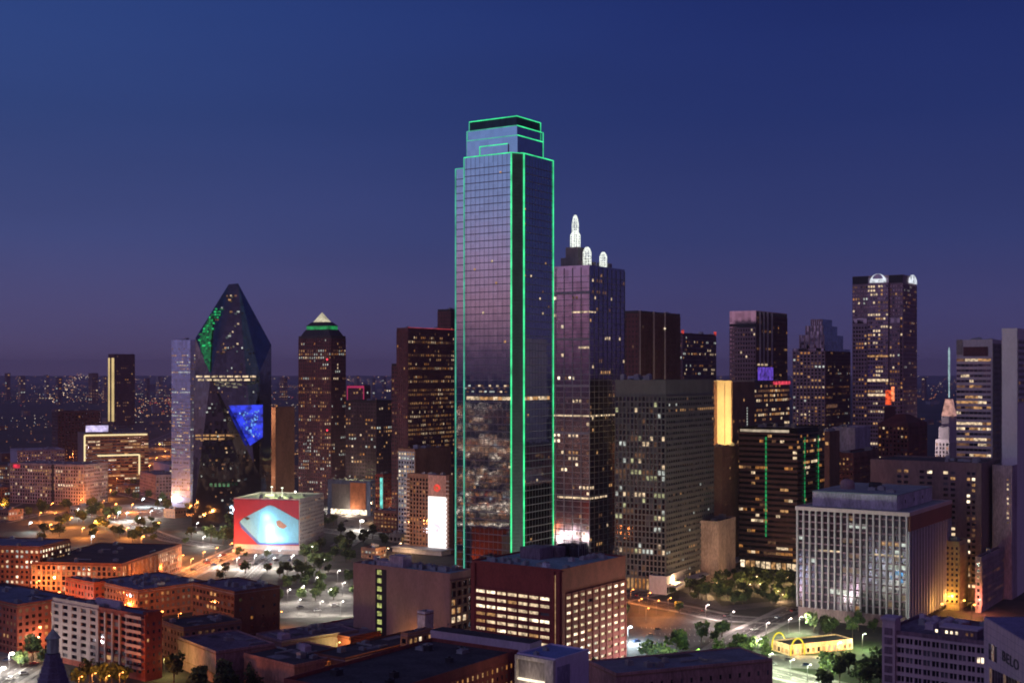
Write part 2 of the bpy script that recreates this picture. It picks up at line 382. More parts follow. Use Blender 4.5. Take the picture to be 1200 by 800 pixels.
# parking bay lines on the big lot
b = MB(); A0 = Vector((*gp(752, 736), .03)); 
for r_ in range(3):
    for k in range(16):
        x, y = A0.x+k*2.7+r_*3, A0.y-r_*17+k*-.4
        b.quad((x, y, .024), (x+.15, y, .024), (x+.15+.3, y+5, .024), (x+.3, y+5, .024))
tag(b.build('bay_marking', PAINT), kind='structure')

# ================================================================== THE GREEN-LIT TOWER
NEON = glow('neon_green', (.06, .95, .34), 1.15, .35, .12, sample=True)
NEONT = glow('neon_teal', (.10, .62, .42), .75, .35, .12, sample=True)
GB = glass('mirror_glass', (.46, .48, .52), .035, .0035, 1.0, (3.1, 4.15), .10)
GREC = wall('slot_panel', (.16, .22, .20), .6, .2, .4, .0, .4)
MULL = wall('mullion_dark', (.24, .24, .27), .5, .2, .3, .4)
MULLP = wall('mullion_pale', (.42, .46, .50), .4, .1, .3, .4)
T = Bld('skyscraper', 'tallest tower, mirror glass outlined in green light with stepped top', 607, 730, 178, 544, 648, 33.5, 'skyscraper')
WA, WB, h = T.WA, T.WB, T.h
ch = 7.0                                           # chamfer at the near corner
aL = T.sL(599.5); aR = T.sR(613.5)
b = MB(); b.prism([(aR, 0), (WB, 0), (WB, WA), (0, WA), (0, aL)], 0, h); b.build('glass_facade', GB, T.o)
b = MB()                                           # recessed chamfer slot between two green lines
fl = 4.15; nf = int(h/fl)
for j in range(1, nf):
    z = j*fl
    b.box(-.12, .02, aL+.3, WA-.3, z-.22, z+.22); b.box(aR+.3, WB-.3, -.12, .02, z-.22, z+.22)
for k in range(1, int((WA-aL)/3.1)+1): b.box(-.07, .02, aL+k*3.1-.08, aL+k*3.1+.08, 0, h-.3)
for k in range(1, int((WB-aR)/3.1)+1): b.box(aR+k*3.1-.08, aR+k*3.1+.08, -.07, .02, 0, h-.3)
b.build('mullions', MULL, T.o)
# recess panel with horizontal ribs
def lerp(p, q, t): return (p[0]+(q[0]-p[0])*t, p[1]+(q[1]-p[1])*t)
p0, p1 = (0, aL), (aR, 0); b = MB()
nx_, ny_ = (p1[1]-p0[1]), -(p1[0]-p0[0]); L_ = sqrt(nx_*nx_+ny_*ny_); nx_, ny_ = nx_/L_, ny_/L_
if nx_ > 0: nx_, ny_ = -nx_, -ny_
pa = lerp(p0, p1, .06); pb = lerp(p0, p1, .94)
b.quad((pa[0]+nx_*.05, pa[1]+ny_*.05, 0), (pb[0]+nx_*.05, pb[1]+ny_*.05, 0), (pb[0]+nx_*.05, pb[1]+ny_*.05, h-.4), (pa[0]+nx_*.05, pa[1]+ny_*.05, h-.4))
b.build('corner_glass', GREC, T.o)
b = MB()
for j in range(1, nf*2):
    z = j*fl/2; q = [(pa[0]+nx_*.06, pa[1]+ny_*.06), (pb[0]+nx_*.06, pb[1]+ny_*.06), (pb[0]+nx_*.5, pb[1]+ny_*.5), (pa[0]+nx_*.5, pa[1]+ny_*.5)]
    b.prism(q, z-.25, z+.2)
b.build('corner_ribs', wall('rib_metal', (.20, .26, .24), .5, .2, .3, .5), T.o)
wing_h = H-(195-HV)*(T.D+WA*sin(T.th))/F
a2 = T.sL(527.5)
b = MB(); b.box(5.5, WB-6, WA+.02, a2, 0, wing_h); b.build('side_wing', GB, T.o)
b = MB()
for j in range(1, int(wing_h/fl)): b.box(5.38, 5.52, WA+.3, a2-.3, j*fl-.22, j*fl+.22)
b.box(5.44, 5.52, WA+.3, WA+.5, 2, wing_h-1); b.build('mullions', MULL, T.o)
# stepped crown
def zat(v, a, side='L'):
    return H-(v-HV)*(T.D+(a*sin(T.th) if side == 'L' else a*cos(T.th)))/F
h1 = zat(160, 10); h2 = zat(147, 4); h3 = zat(136, 5)
i0 = 1.2; WAc = WA-1.2; WBc = T.sR(638)
c2 = T.sL(562)
b = MB(); b.prism([(1.0, 1.0), (WBc, 1.0), (WBc, WAc), (1.0, WAc)], h+.01, h1); b.build('crown_tier', GB, T.o)
b = MB(); b.prism([(1.8, 1.8), (WBc+.3, 1.8), (WBc+.3, WAc), (1.8, WAc)], h1+.01, h2); b.build('crown_tier', GB, T.o)
b = MB(); b.prism([(2.2, 2.2), (WBc-1, 2.2), (WBc-1, WAc-1), (2.2, WAc-1)], h2+.01, h3); b.build('crown_tier', wall('crown_louvre', (.04, .08, .10), .5, .3, .4, .4), T.o)
b = MB(); b.box(.3, 1.0, 7, c2, h+.01, h+ (h1-h)*.55); b.build('crown_panel', GB, T.o)
def neon(p, q, m=NEON, r=.28): b = MB(); b.tube(p, q, r, 6); return b.build('light_line', m, T.o)
def at_(side, a, out=.35): return (-out, a) if side == 'L' else (a, -out)
# vertical lines
for (x, y, z0, z1, m, r) in [(-.35, aL, 0, h, NEON, .42), (aR, -.35, 0, h, NEON, .42), (-.3, WA, 0, h, NEONT, .30), (WB, -.3, 0, h, NEON, .26), (5.2, a2, 0, wing_h, NEONT, .30),
                             (1.5, WAc+.3, h, h2, NEONT, .30), (2.0, WAc-.9, h2, h3, NEONT, .24), (WBc-.9, 2.0, h2, h3, NEON, .22), (WBc+.2, 1.0, h, h2, NEON, .26), (.1, c2, h, h+(h1-h)*.55, NEON, .22)]:
    neon((x, y, z0), (x, y, z1), m, r)
for p, q, m in [((-.3, aL, h), (-.3, WA, h), NEON), ((aR, -.3, h), (WB, -.3, h), NEON), ((-.3, aL, h), (aR, -.3, h), NEON), ((5.2, WA, wing_h), (5.2, a2, wing_h), NEONT),
                ((.8, .8, h1), (.8, WAc, h1), NEONT), ((.8, .8, h1), (WBc, .8, h1), NEON), ((1.6, 1.6, h2), (1.6, WAc, h2), NEONT), ((1.6, 1.6, h2), (WBc, 1.6, h2), NEON),
                ((2.0, 2.0, h3), (2.0, WAc-1, h3), NEON), ((2.0, 2.0, h3), (WBc-1, 2.0, h3), NEON),
                ((.1, 7, h+(h1-h)*.55), (.1, c2, h+(h1-h)*.55), NEON), ((WB, -.3, h), (WB, 8, h), NEON)]:
    neon(p, q, m, .24)
# unseen green points added off the corner so the slot glows
for k in range(40):
    z = 4+k*(h-8)/39; point(((p0[0]+p1[0])/2+nx_*4.5, (p0[1]+p1[1])/2+ny_*4.5, z), (.03, 1, .30), 18, 1.0, T.o)
T.rv = random.Random(5)
zb = T.zv(467)                                     # the fully lit sky lobby floor
T.face('L', 4, h-8, 3.1, 4.15, .42, .3, .1, m=None, a0=aL, lit=.012, kinds=[W_PALE, W_WARM, W_DIM], dark=False, piers=False, spans=False)
T.face('R', 4, h-8, 3.1, 4.15, .42, .3, .1, m=None, a0=aR, lit=.012, kinds=[W_PALE, W_WARM, W_DIM], dark=False, piers=False, spans=False)
T.cells = [c for c in T.cells if abs(c[2]-zb) > 4]
for v_, u0_, u1_ in ((452, 550, 596), (455, 546, 600), (459, 548, 598)):
    for u_ in range(u0_, u1_, 3):
        if T.rv.random() < .4: T.cells.append(('L', T.sL(u_), T.zv(v_), 1.6, .9, T.rv.choice([W_PALE, W_DIM, W_COOL]), 0, 0, 4))
k = 0
for a in [aL+1.6+3.1*i for i in range(int((WA-aL)/3.1))]: T.cells.append(('L', a, zb, 2.9, 1.9, T.rv.choice([W_PALE, W_PALE, W_WARM, W_PALE]), 0, 0, 5))
for a in [aR+1.6+3.1*i for i in range(int((WB-aR)/3.1)-1)]: T.cells.append(('R', a, zb, 2.9, 1.9, T.rv.choice([W_PALE, W_WARM]), 0, 0, 5))
T.done()

# ================================================================== FAR TOWERS
GD = glass('dark_glass', (.17, .15, .21), .05, .03, 1.0, (3, 3.9), .5)
GP = glass('plum_glass', (.38, .31, .38), .10, .006, 1.0, (3, 3.9), .25)
GN = glass('navy_glass', (.24, .28, .38), .05, .02, 1.0, (3, 3.9), .4)
MAR = wall('maroon_granite', (.115, .045, .06), .6, .3, .1)
BRN = wall('brown_concrete', (.30, .16, .11), .8, .25, .1)
GRY = wall('grey_concrete', (.27, .255, .25), .8, .2, .1)
PAL = wall('pale_limestone', (.56, .53, .55), .8, .15, .1)
WHT = wall('white_precast', (.56, .54, .58), .7, .12, .1)
BLK = wall('black_granite', (.035, .03, .04), .4, .3, .1)
ROSE = wall('rose_granite', (.30, .20, .23), .6, .2, .1)

# faceted glass prism with the slanting top
T = Bld('prism_tower', 'faceted dark glass prism tower with pointed top and green-lit edge', 300, 1250, 333, 228, 318, 33, 'skyscraper', h=230)  # the green on the edge is a painted reflection, not lamps
D = 1250.0
def fp(u, v, d): return ((u-CX)*d/F, d, H-(v-HV)*d/F)
T.o.location = (0, 0, 0); T.o.rotation_euler = (0, 0, 0)
T.o.location = (*at(275, 1265), 0); ox_, oy_ = T.o.location.x, T.o.location.y
def tri(name, pts, m):
    b = MB(); P = [Vector(fp(*p))-Vector((ox_, oy_, 0)) for p in pts]; k = len(b.v); b.v += [tuple(p) for p in P]; b.f.append(tuple(range(len(P)))); b.m.append(0)
    return b.build(name, m, T.o)
FG = glass('prism_glass', (.20, .24, .26), .04, .012, 1.0, (3, 3.9), .3)
FG2 = glass('prism_glass_dark', (.10, .11, .13), .06, .02, 1.0, (3, 3.9), .4)
base_v = lambda d: HV+F*H/d
dn, dl, dr, db = 1235., 1262., 1250., 1300.
# front upper diamond, left shoulder, right sloping side, lower slanted wedge
tri('front_facet', [(268, 333, 1262), (279, 332, 1262), (304, 436, 1240), (304, base_v(1240), 1240), (247, 440, 1240)], FG)
tri('front_facet', [(268, 333, 1262), (247, 440, 1240), (229, 396, 1262)], FG2)
tri('side_facet', [(279, 332, 1262), (318, 404, 1275), (318, base_v(1275), 1275), (304, base_v(1240), 1240), (304, 436, 1240)], FG)
tri('left_facet', [(229, 396, 1262), (247, 440, 1240), (228, 440, 1262)], FG)
tri('wedge_facet', [(228, 440, 1262), (247, 440, 1240), (306, 560, 1228), (306, base_v(1228), 1228), (225, base_v(1240), 1240)], FG2)
tri('back_facet', [(268, 333, 1262), (229, 396, 1262), (228, 440, 1262), (225, base_v(1240), 1240), (228, base_v(1300), 1300), (230, 396, 1300), (268, 333, 1300)], FG2)
tri('back_facet', [(279, 332, 1262), (268, 333, 1262), (268, 333, 1300), (279, 332, 1300), ], FG2)
tri('back_facet', [(318, 404, 1275), (279, 332, 1262), (279, 332, 1300), (318, 404, 1300)], FG2)
tri('back_facet', [(318, 404, 1300), (279, 332, 1300), (268, 333, 1300), (230, 396, 1300), (228, base_v(1300), 1300), (318, base_v(1300), 1300)], FG2)
tri('back_facet', [(318, 404, 1275), (318, 404, 1300), (318, base_v(1300), 1300), (318, base_v(1275), 1275)], FG2)
rv = random.Random(3)
def spot(u0, u1, v, d, m, th=1.5, name='window'):
    """a lit pane standing just in front of a facet"""
    b = MB(); a = fp(u0, v, d); c = fp(u1, v, d); b.box(a[0]-ox_, c[0]-ox_, a[1]-oy_-.3, a[1]-oy_-.1, a[2]-th/2, a[2]+th/2); return b.build(name, m, T.o)
n = 0
def inside(u, v):
    if v < 440: return (229+(268-229)*(396-v)/63 if v < 396 else 230+ (v-396)*.3) < u < (279+(v-332)*.24)
    return 230 < u < 303
while n < 96:
    u, v = rv.uniform(230, 300), 337+rv.randrange(58)*4.7; w = rv.choice([.9, 1.2, 1.6, 2.2, 3])
    if inside(u-3, v) and inside(u+w+3, v) and not (v < 440 and u < 250):
        d = 1236 if v > 436 else 1240+(436-v)/104*22-1; d = 1226 if v > 440 and u < 247+(v-440)*.49 else d
        if v < 440: d = 1239+(436-min(v, 436))/103*21.5
        else: d = 1239-12*max(0, min(1, (v-440)/120)) - (1 if u < 247+(v-440)*.49 else 0)
        spot(u, u+w, v, d-1, rv.choice([W_WARM, W_PALE, W_DIM, W_DIM, W_COOL])); n += 1
for v, u0, u1 in [(441, 230, 302), (445, 232, 303), (510, 229, 276), (514, 229, 270)]:
    for k in range(int((u1-u0)/9)): spot(u0+k*9, u0+k*9+7, v, 1226, W_PALE if v < 450 else W_WARM, 1.6)
scr = glow('prism_screen', (.03, .06, 1.0), .62, .9, .16)
tri('light_screen', [(268, 475, 1225), (308, 474, 1237), (308, 512, 1237), (293, 522, 1225)], scr)
for k in range(46):
    v = 478+rv.random()*34; u = rv.uniform(274+(v-475)*.5, 304); spot(u, u+rv.uniform(.7, 2.2), v, 1223, glow('screen_cyan', (.16, .42, 1), .8, .8, .2), rv.uniform(.6, 2), 'screen_light')
GRD = glow('green_reflection_dim', (.02, .50, .16), .18, .8, .2)
grn = glow('green_reflection', (.02, .62, .17), .55, .95, .2)
for k in range(60):                                # glowing bits that paint a green reflection along the shoulder facet
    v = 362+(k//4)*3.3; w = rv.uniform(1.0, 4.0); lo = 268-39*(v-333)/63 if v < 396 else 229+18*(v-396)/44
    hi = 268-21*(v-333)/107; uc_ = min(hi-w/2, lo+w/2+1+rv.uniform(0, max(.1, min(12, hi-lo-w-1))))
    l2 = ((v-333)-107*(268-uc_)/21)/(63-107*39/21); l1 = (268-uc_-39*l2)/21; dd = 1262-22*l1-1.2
    b = MB(); a = fp(uc_-w/2, v, dd-.6); c = fp(uc_+w/2, v, dd-.6); b.box(a[0]-ox_, c[0]-ox_, a[1]-oy_-.3, a[1]-oy_, a[2]-.8, a[2]+.8); b.build('green_reflection_bit', grn if k % 3 else GRD, T.o)
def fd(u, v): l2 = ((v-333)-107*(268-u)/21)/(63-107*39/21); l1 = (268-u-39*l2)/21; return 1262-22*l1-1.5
tri('green_reflection_panel', [(u, v, fd(u, v)) for u, v in ((248, 366), (250, 374), (247.5, 398), (246.5, 424), (246, 436), (240, 424), (235, 408), (233.5, 397), (240, 382))], glow('green_reflection_faint', (.02, .55, .13), .17, .99, .35))  # glowing panel painting the green-outlined tower's light reflected in this facet
for k in range(5): spot(246+k*5, 249+k*5, 568, 1224, W_GRN, 3)
T.cells = []

# tower with stepped corners and a lit pyramid
T = Bld('pyramid_tower', 'dark office tower topped by a small glowing pyramid', 388, 1450, 394, 350, 405, 33, 'skyscraper')
T.body(BLK); T.face('L', 6, T.h-2, 3.2, 3.9, .5, .55, .5, .3, MAR, lit=.22, kinds=MIX1, dark=False); T.face('R', 6, T.h-2, 3.2, 3.9, .5, .55, .5, .3, MAR, lit=.10, dark=False)
z = T.h; W, A = T.WB, T.WA
def sq(f): return [(W*f, A*f), (W*(1-f), A*f), (W*(1-f), A*(1-f)), (W*f, A*(1-f))]
b = MB(); b.prism(sq(.03), z+.01, z+8, top=sq(.15)); b.build('setback', BLK, T.o)
b = MB(); b.prism(sq(.17), z+8, z+12); b.build('green_band', glow('crown_green', (.02, .5, .13), .42, .5, .15), T.o)
b = MB(); b.prism(sq(.15), z+12, z+16.5, top=sq(.28)); b.build('setback', BLK, T.o)
b = MB(); b.prism(sq(.31), z+16.5, z+27.5, top=sq(.495)); b.build('pyramid_roof', glow('pyramid_light', (1, .90, .62), .62, .45, .12), T.o)
for (a, v) in ((20, 421), (22, 504)):
    b = MB(); b.lathe([(0, -1.2), (1.2, 0), (0, 1.2)], 8); b.build('beacon', glow('beacon_red', (1, .05, .08), 2.5, 0), T.o, (-.9, T.sL(384), T.zv(v)))
T.face('R', 8, 45, 3, 3.9, .8, .7, .1, m=None, a0=0, a1=8, lit=.5, kinds=[W_COOL, W_DIM], dark=False, piers=False, spans=False)
T.done()

def tower(name, label, uc, D, vt, uL, uR, m, lit=(.1, .08), pitch=3.2, fl=3.9, wf=.6, hf=.55, rv=.4, rh=None, fm=None, kinds=MIX1, dark=False, th=33, cat='skyscraper', roof=ROOF_D, rows=None, units=3, piers=True, spans=True, blank=1.5, cap=100, body=True, parapet=.9, z0=4):
    t = Bld(name, label, uc, D, vt, uL, uR, th, cat)
    t.body(m, roof=roof, parapet=parapet, name='wall')
    t.face('L', z0, t.h-blank, pitch, fl, wf, hf, rv, rh, fm, lit=lit[0], kinds=kinds, dark=dark, piers=piers, spans=spans, rows=rows)
    t.face('R', z0, t.h-blank, pitch, fl, wf, hf, rv, rh, fm, lit=lit[1], kinds=kinds, dark=dark, piers=piers, spans=spans, rows=rows)
    if units: t.units(units, t.h)
    return t
TEAL = glass('pale_blue_glass', (.46, .56, .88), .28, .03, .75, (3, 3.6), .2)
t = tower('residential_tower', 'slim pale blue glass tower left of the dark prism tower', 223, 1400, 399, 201, 229, TEAL, (.0, .0), 3.4, 3.6, .92, .9, .2, fm=wall('pale_slab', (.50, .56, .82), .5, .1, .2), spans=True, piers=False)
for q in 'LR': t.face(q, 4, t.h-3, 2.6, 3.6, .6, .45, .1, lit=.2, kinds=[W_PALE, W_COOL, W_COOL, W_DIM, W_WARM, W_DIM], dark=False, piers=False, spans=False)
t.done()
t = tower('distant_tower', 'lone far dark tower with bright yellow vertical strip at its left edge', 134, 3600, 415, 127, 158, MAR, (.0, .06), 7, 8, .6, .4, .5, fm=MAR, kinds=MIX3)
t.strip('L', .0, t.sL(131), 12, t.h-10, .8, glow('edge_light', (1, .72, .30), .8, .2, .02), 'light_strip'); t.strip('L', t.sL(129), t.WA, 12, t.h-10, .8, glow('edge_light', (1, .72, .30), .8, .2, .02), 'light_strip'); t.done()
t = tower('slab_block', 'plain narrow brown slab tower right of the prism tower', 323, 1310, 478, 316, 345, BRN, (0, .0), 3.5, 3.6, .35, .4, .2, fm=BRN, kinds=MIX3, units=1)
t.face('L', 4, t.h-3, 3, 3.6, .4, .4, .15, m=BRN, lit=.05, kinds=MIX3)
b = MB(); b.lathe([(0, -1), (1, 0), (0, 1)], 8); b.build('beacon', W_AMB, t.o, (8, 6, t.h+2)); point((-16, 10, 100), (1, .62, .36), 26000, 1, t.o); point((-16, 14, 40), (1, .62, .36), 20000, 1, t.o); t.done()  # both points are unseen, added off the left face to brighten the slab
t = tower('office_block', 'dark block with scattered windows between pyramid tower and maroon tower', 441, 1350, 470, 405, 462, BLK, (.10, .08), 3.6, 3.9, .6, .5, .4, fm=wall('soot', (.09, .06, .085), .8)); t.done()
t = tower('magenta_lit_block', 'distant block edged with magenta light behind the dark block', 427, 1800, 452, 407, 434, MAR, (.12, .1), 5, 5, .6, .5, .4, fm=MAR)
for a in (0, t.WA-1.5): t.strip('L', a, a+1.5, 30, t.h, .8, glow('magenta', (1, .05, .22), .4, .2, .05), 'light_strip')
t.strip('L', 1.5, t.WA-1.5, t.h-3, t.h, .8, glow('magenta', (1, .05, .22), .4, .2, .05), 'light_strip'); t.done()
t = tower('office_tower', 'maroon tower tip showing over the broad maroon tower beside the green-lit one', 528, 1320, 363, 513, 545, BLK, (.06, .05), 3.2, 3.9, .6, .5, .4, fm=MAR, kinds=MIX3); t.done()
t = tower('office_tower', 'narrow dark tower step left of the broad maroon tower', 466, 1260, 427, 459, 480, BLK, (.07, .05), 3.2, 3.9, .6, .5, .4, fm=MAR, kinds=MIX3); t.done()
t = tower('office_tower', 'broad maroon gridded tower directly left of the green-lit tower', 478, 1150, 385, 465, 560, MAR, (.06, .22), 2.6, 3.9, .5, .5, .5, .3, fm=MAR, kinds=MIX3+[W_WARM, W_PALE], rows=None)
b = MB(); b.box(-.2, t.WB, -.6, -.3, t.h+.9, t.h+1.3); b.build('roof_light_line', glow('red_line', (1, .1, .12), .5, .6, .08), t.o)
for k in range(8): t.cells.append(('R', t.sR(488)+k*3.1+7, t.zv(508), 1.6, 4.5, W_PALE, 0, 0, 4))
t.done()

# two-tone block behind the hotel
t = tower('office_block', 'brown and blue-grey block standing behind the hotel with the bright banner', 486, 1120, 527, 467, 528, BRN, (.22, .0), 2.8, 3.6, .6, .5, .4, fm=wall('bluegrey', (.42, .46, .56), .7), kinds=MIX2, dark=True, units=5, piers=True)
t.strip('R', -.2, t.WB, 0, t.h-.2, .8, BRN, 'brown_end_wall', depth=.78); t.cells = [c for c in t.cells if c[0] == 'L']
t.done()

# hotel with balconies and the bright projected banner
BAL = wall('balcony_slab', (.62, .50, .44), .8, .15, .2)
t = Bld('hotel', 'balconied hotel with a tall bright white banner and red emblem', 526, 1050, 558, 477, 531, 33, 'hotel')
t.body(BRN, roof=ROOF_M)
a_s0, a_s1 = t.sL(524), t.sL(503)
nfl = 17; fh = (t.h-6)/nfl
t.face('L', 5, t.h-2, 3.4, fh, .6, .6, .6, .4, BRN, a0=a_s1+.5, a1=t.WA, lit=.08, kinds=MIX3)
for j in range(nfl):
    z = 5+j*fh
    b = MB(); b.box(-2.0, 0, t.WA-4, t.WA+1.4, z, z+.3); q = b.build('balcony', BAL, t.o); b = MB(); b.box(-2.0, -1.85, t.WA-4, t.WA+1.4, z+.3, z+1.2); b.build('railing', BAL, q)
    b = MB(); b.box(-2.0, 0, -1.4, a_s0-.3, z, z+.3); q = b.build('balcony', BAL, t.o); b = MB(); b.box(-2.0, -1.85, -1.4, a_s0-.3, z+.3, z+1.2); b.build('railing', BAL, q)
zt, zb = t.zv(582), t.zv(650)
t.strip('L', a_s0, a_s1, t.zv(581), t.h+.5, 1.4, wall('emblem_panel', (.62, .36, .30), .7), 'emblem_panel', depth=1.3)
t.strip('L', a_s0, a_s1, 4, zt-.2, 1.5, glow('banner_light', (1, .93, .90), 1.35, .12, .06, sample=True), 'banner', depth=1.2)
b = MB(); cx_, cz_ = (a_s0+a_s1)/2, (t.zv(572)); rr = 4.6
for k in range(8):
    a = 2*pi*k/8; b.box(-1.75, -1.65, cx_+rr*.62*cos(a)-1.0, cx_+rr*.62*cos(a)+1.0, cz_+rr*.5*sin(a)-.9, cz_+rr*.5*sin(a)+.9) if False else b.tube((-1.6, cx_+rr*.5*cos(a), cz_+rr*.45*sin(a)), (-1.8, cx_+rr*.5*cos(a), cz_+rr*.45*sin(a)), 1.15, 8)
b.build('red_emblem', glow('emblem_red', (1, .06, .04), .9, .3, .3), t.o)
b = MB(); b.tube((-1.7, cx_, cz_), (-1.95, cx_, cz_), 1.0, 10); b.build('emblem_centre', W_AMB, t.o)
b = MB()                                           # faint blossom drawing on the banner
for (da, dv, r_) in ((-2.5, 614, .9), (-1, 616, 1.3), (1.2, 617, 1.6), (2.6, 619, 1.1), (.2, 622, 1.5), (-1.8, 624, .8), (2.0, 625, .9), (-2.9, 619, .6)):
    b.tube((-1.55, cx_-da, t.zv(dv)), (-1.60-r_*.02, cx_-da, t.zv(dv)), r_, 9)
b.build('banner_drawing', glow('banner_pink', (.90, .74, .84), 1.05, .1, .2), t.o)
b = MB(); b.box(-14, 3, -3, t.WA+6, 3.2, 4.2); b.build('podium_roof', ROOF_L, t.o); b = MB(); b.box(-13, 0, -2, t.WA+5, 0, 3.2); b.build('podium', PAL, t.o)
t.units(4, t.h); t.done()

# tower with the illuminated spires
t = Bld('spire_tower', 'glass tower with glowing white lattice spires on its roof', 691, 905, 312, 632, 732, 33.5, 'skyscraper')
t.body(GP, 'glass_facade', roof=ROOF_D, parapet=1)
b = MB(); W, A = t.WB, t.WA
for k in range(0, int(A/6)+1): b.box(-.35, .02, k*A/int(A/6)-.25, k*A/int(A/6)+.25, 0, t.h-.5)
for k in range(1, int(W/6)+1): b.box(k*W/int(W/6)-.2, k*W/int(W/6)+.2, -.3, .02, 0, t.h-.5)
for j in range(1, int(t.h/4)): b.box(-.12, .02, .3, A-.3, j*4-.2, j*4+.2); b.box(.3, W-.3, -.12, .02, j*4-.2, j*4+.2)
for z in (t.zv(342), t.zv(397), t.zv(452), t.zv(508)): b.box(-.4, .02, .3, A-.3, z-.8, z+.8)
b.build('mullions', MULL, t.o)
t.face('L', 4, t.h-3, 2.9, 4, .6, .5, .1, lit=.045, kinds=[W_PALE, W_WARM, W_BR, W_DIM], dark=False, piers=False, spans=False)
t.face('R', 4, t.h-3, 2.9, 4, .6, .5, .1, lit=.035, kinds=[W_PALE, W_WARM, W_DIM], dark=False, piers=False, spans=False)
for v, u0, u1 in ((365, 672, 700), (407, 680, 692), (487, 650, 724), (584, 655, 712)):
    for k in range(int((u1-u0)/3)):
        u = u0+k*3
        if u < 690: t.cells.append(('L', t.sL(u), t.zv(v), 2.6, 1.4, W_PALE, 0, 0, 5))
        else: t.cells.append(('R', t.sR(u+1), t.zv(v), 2.6, 1.4, W_PALE, 0, 0, 5))
LAT = glow('lattice_light', (.95, 1, .90), 1.15, .5, .6, sample=True)
def spire(u, side, vtop, vbot, rad):
    a = t.sL(u) if side == 'L' else t.sR(u); x, y = (3.5, a) if side == 'L' else (a, 3.5)
    if side == 'C': x, y = W*.33, A*.52
    Dl = t.D+x*cos(t.th)+y*sin(t.th); z1 = H-(vtop-HV)*Dl/F; z0 = max(t.h, H-(vbot-HV)*Dl/F); m = MB(); n = 10
    zs = [z0+(z1-z0)*q for q in (0, .14, .28, .42, .56, .7, .8, .9, .97)]; rs = [rad*q for q in (1, 1, 1, 1, 1, 1, .86, .62, .3)]
    for i in range(n):
        a = 2*pi*i/n
        for j in range(len(zs)-1):
            a2 = a
            m.tube((x+rs[j]*cos(a), y+rs[j]*sin(a), zs[j]), (x+rs[j+1]*cos(a2), y+rs[j+1]*sin(a2), zs[j+1]), .17, 4)
    for j in range(len(zs)):
        for i in range(n):
            a, a2 = 2*pi*i/n, 2*pi*(i+1)/n
            m.tube((x+rs[j]*cos(a), y+rs[j]*sin(a), zs[j]), (x+rs[j]*cos(a2), y+rs[j]*sin(a2), zs[j]), .15, 4)
    m.build('lattice_spire', LAT, t.o); return x, y, z0
x, y, z0 = spire(0, 'C', 251, 290, 2.3); spire(0, 'C', 270, 290, 3.5)
Dc = t.D+x*cos(t.th)+y*sin(t.th)
b = MB(); b.box(x-5, x+5, y-5, y+5, t.h, z0-.2); b.box(x-7.5, x+7.5, y-7.5, y+7.5, t.h, t.h+(z0-t.h)*.5); b.build('spire_base', GRY, t.o)
spire(685, 'L', 289, 311, 2.8); spire(712, 'R', 295, 316, 2.5)
b = MB()
for u in (692, 697, 702, 706): b.box(t.sR(u)-.8, t.sR(u)+1.2, 6, 9, t.h, t.h+4.5)
b.build('rooftop_frame', GRY, t.o); t.units(6, t.h, hmax=6)
t.done()

t = tower('office_tower', 'dark tower with pale vertical fins just right of the spire tower', 748, 1050, 365, 728, 797, BLK, (.02, .015), 3, 4, .5, .5, .3, kinds=MIX3+[W_PALE], fm=MAR, roof=ROOF_D)
b = MB()
for u in (748.5, 765, 778): b.box(t.sR(u), t.sR(u)+1.0, -1.2, 0, 0, t.h+1.2)
b.build('pale_fin', WHT, t.o)
b = MB()
for k in range(26): b.box(k*t.WB/26, k*t.WB/26+.5, -.9, 0, 0, t.h)
b.build('dark_fins', wall('bronze_fin', (.14, .10, .12), .5), t.o)
b = MB(); b.lathe([(0, -1), (1.1, 0), (0, 1)], 8); b.build('beacon', W_BR, t.o, (t.sR(777), -1.8, t.zv(383))); t.done()
t = tower('office_tower', 'lower lit tower with red-tipped corners right of the finned dark tower', 800, 1300, 391, 795, 839, MAR, (.15, .16), 3.2, 4, .6, .5, .4, fm=wall('dusk_granite', (.17, .12, .16), .7), kinds=MIX1)
for x in (1, t.WB-1):
    b = MB(); b.box(x-1, x+1, -.5, 1.5, t.h, t.h+4); b.build('corner_beacon', W_RED, t.o)
t.done()

# grid-fronted slab
OMP = wall('grid_concrete', (.155, .155, .15), .8, .15, .15)
OMP2 = wall('grid_concrete_side', (.34, .33, .31), .8, .15, .15)
t = Bld('office_block', 'grey concrete grid block with blank top band, right of the spire tower', 780, 862, 447, 721, 836, 31, 'office block')
t.body(OMP, roof=ROOF_M, parapet=1.2); zt = t.zv(464)
rows = {26: .5, 27: .1, 20: .35, 17: .5, 15: .5, 13: .1, 4: .75, 9: .15, 10: .2, 18: .25, 30: .0, 31: 0, 32: 0, 33: 0}
t.face('L', 10, zt, nx=13, nz=32, wf=.74, hf=.74, rv=.8, rh=.7, m=OMP, lit=.05, kinds=[W_PALE, W_COOL, W_YG, W_DIM], rows={26: .0, 29: .45, 20: .3, 17: .5, 14: .5, 4: .8, 10: .25, 11: .3, 24: .3})
t.face('R', 10, zt, nx=22, nz=32, wf=.66, hf=.45, rv=.4, rh=.7, m=OMP, lit=.02, kinds=[W_DIM, W_WARM, W_COOL], rows={29: .25, 4: .4, 3: .3, 14: .15}, rowvar=0)
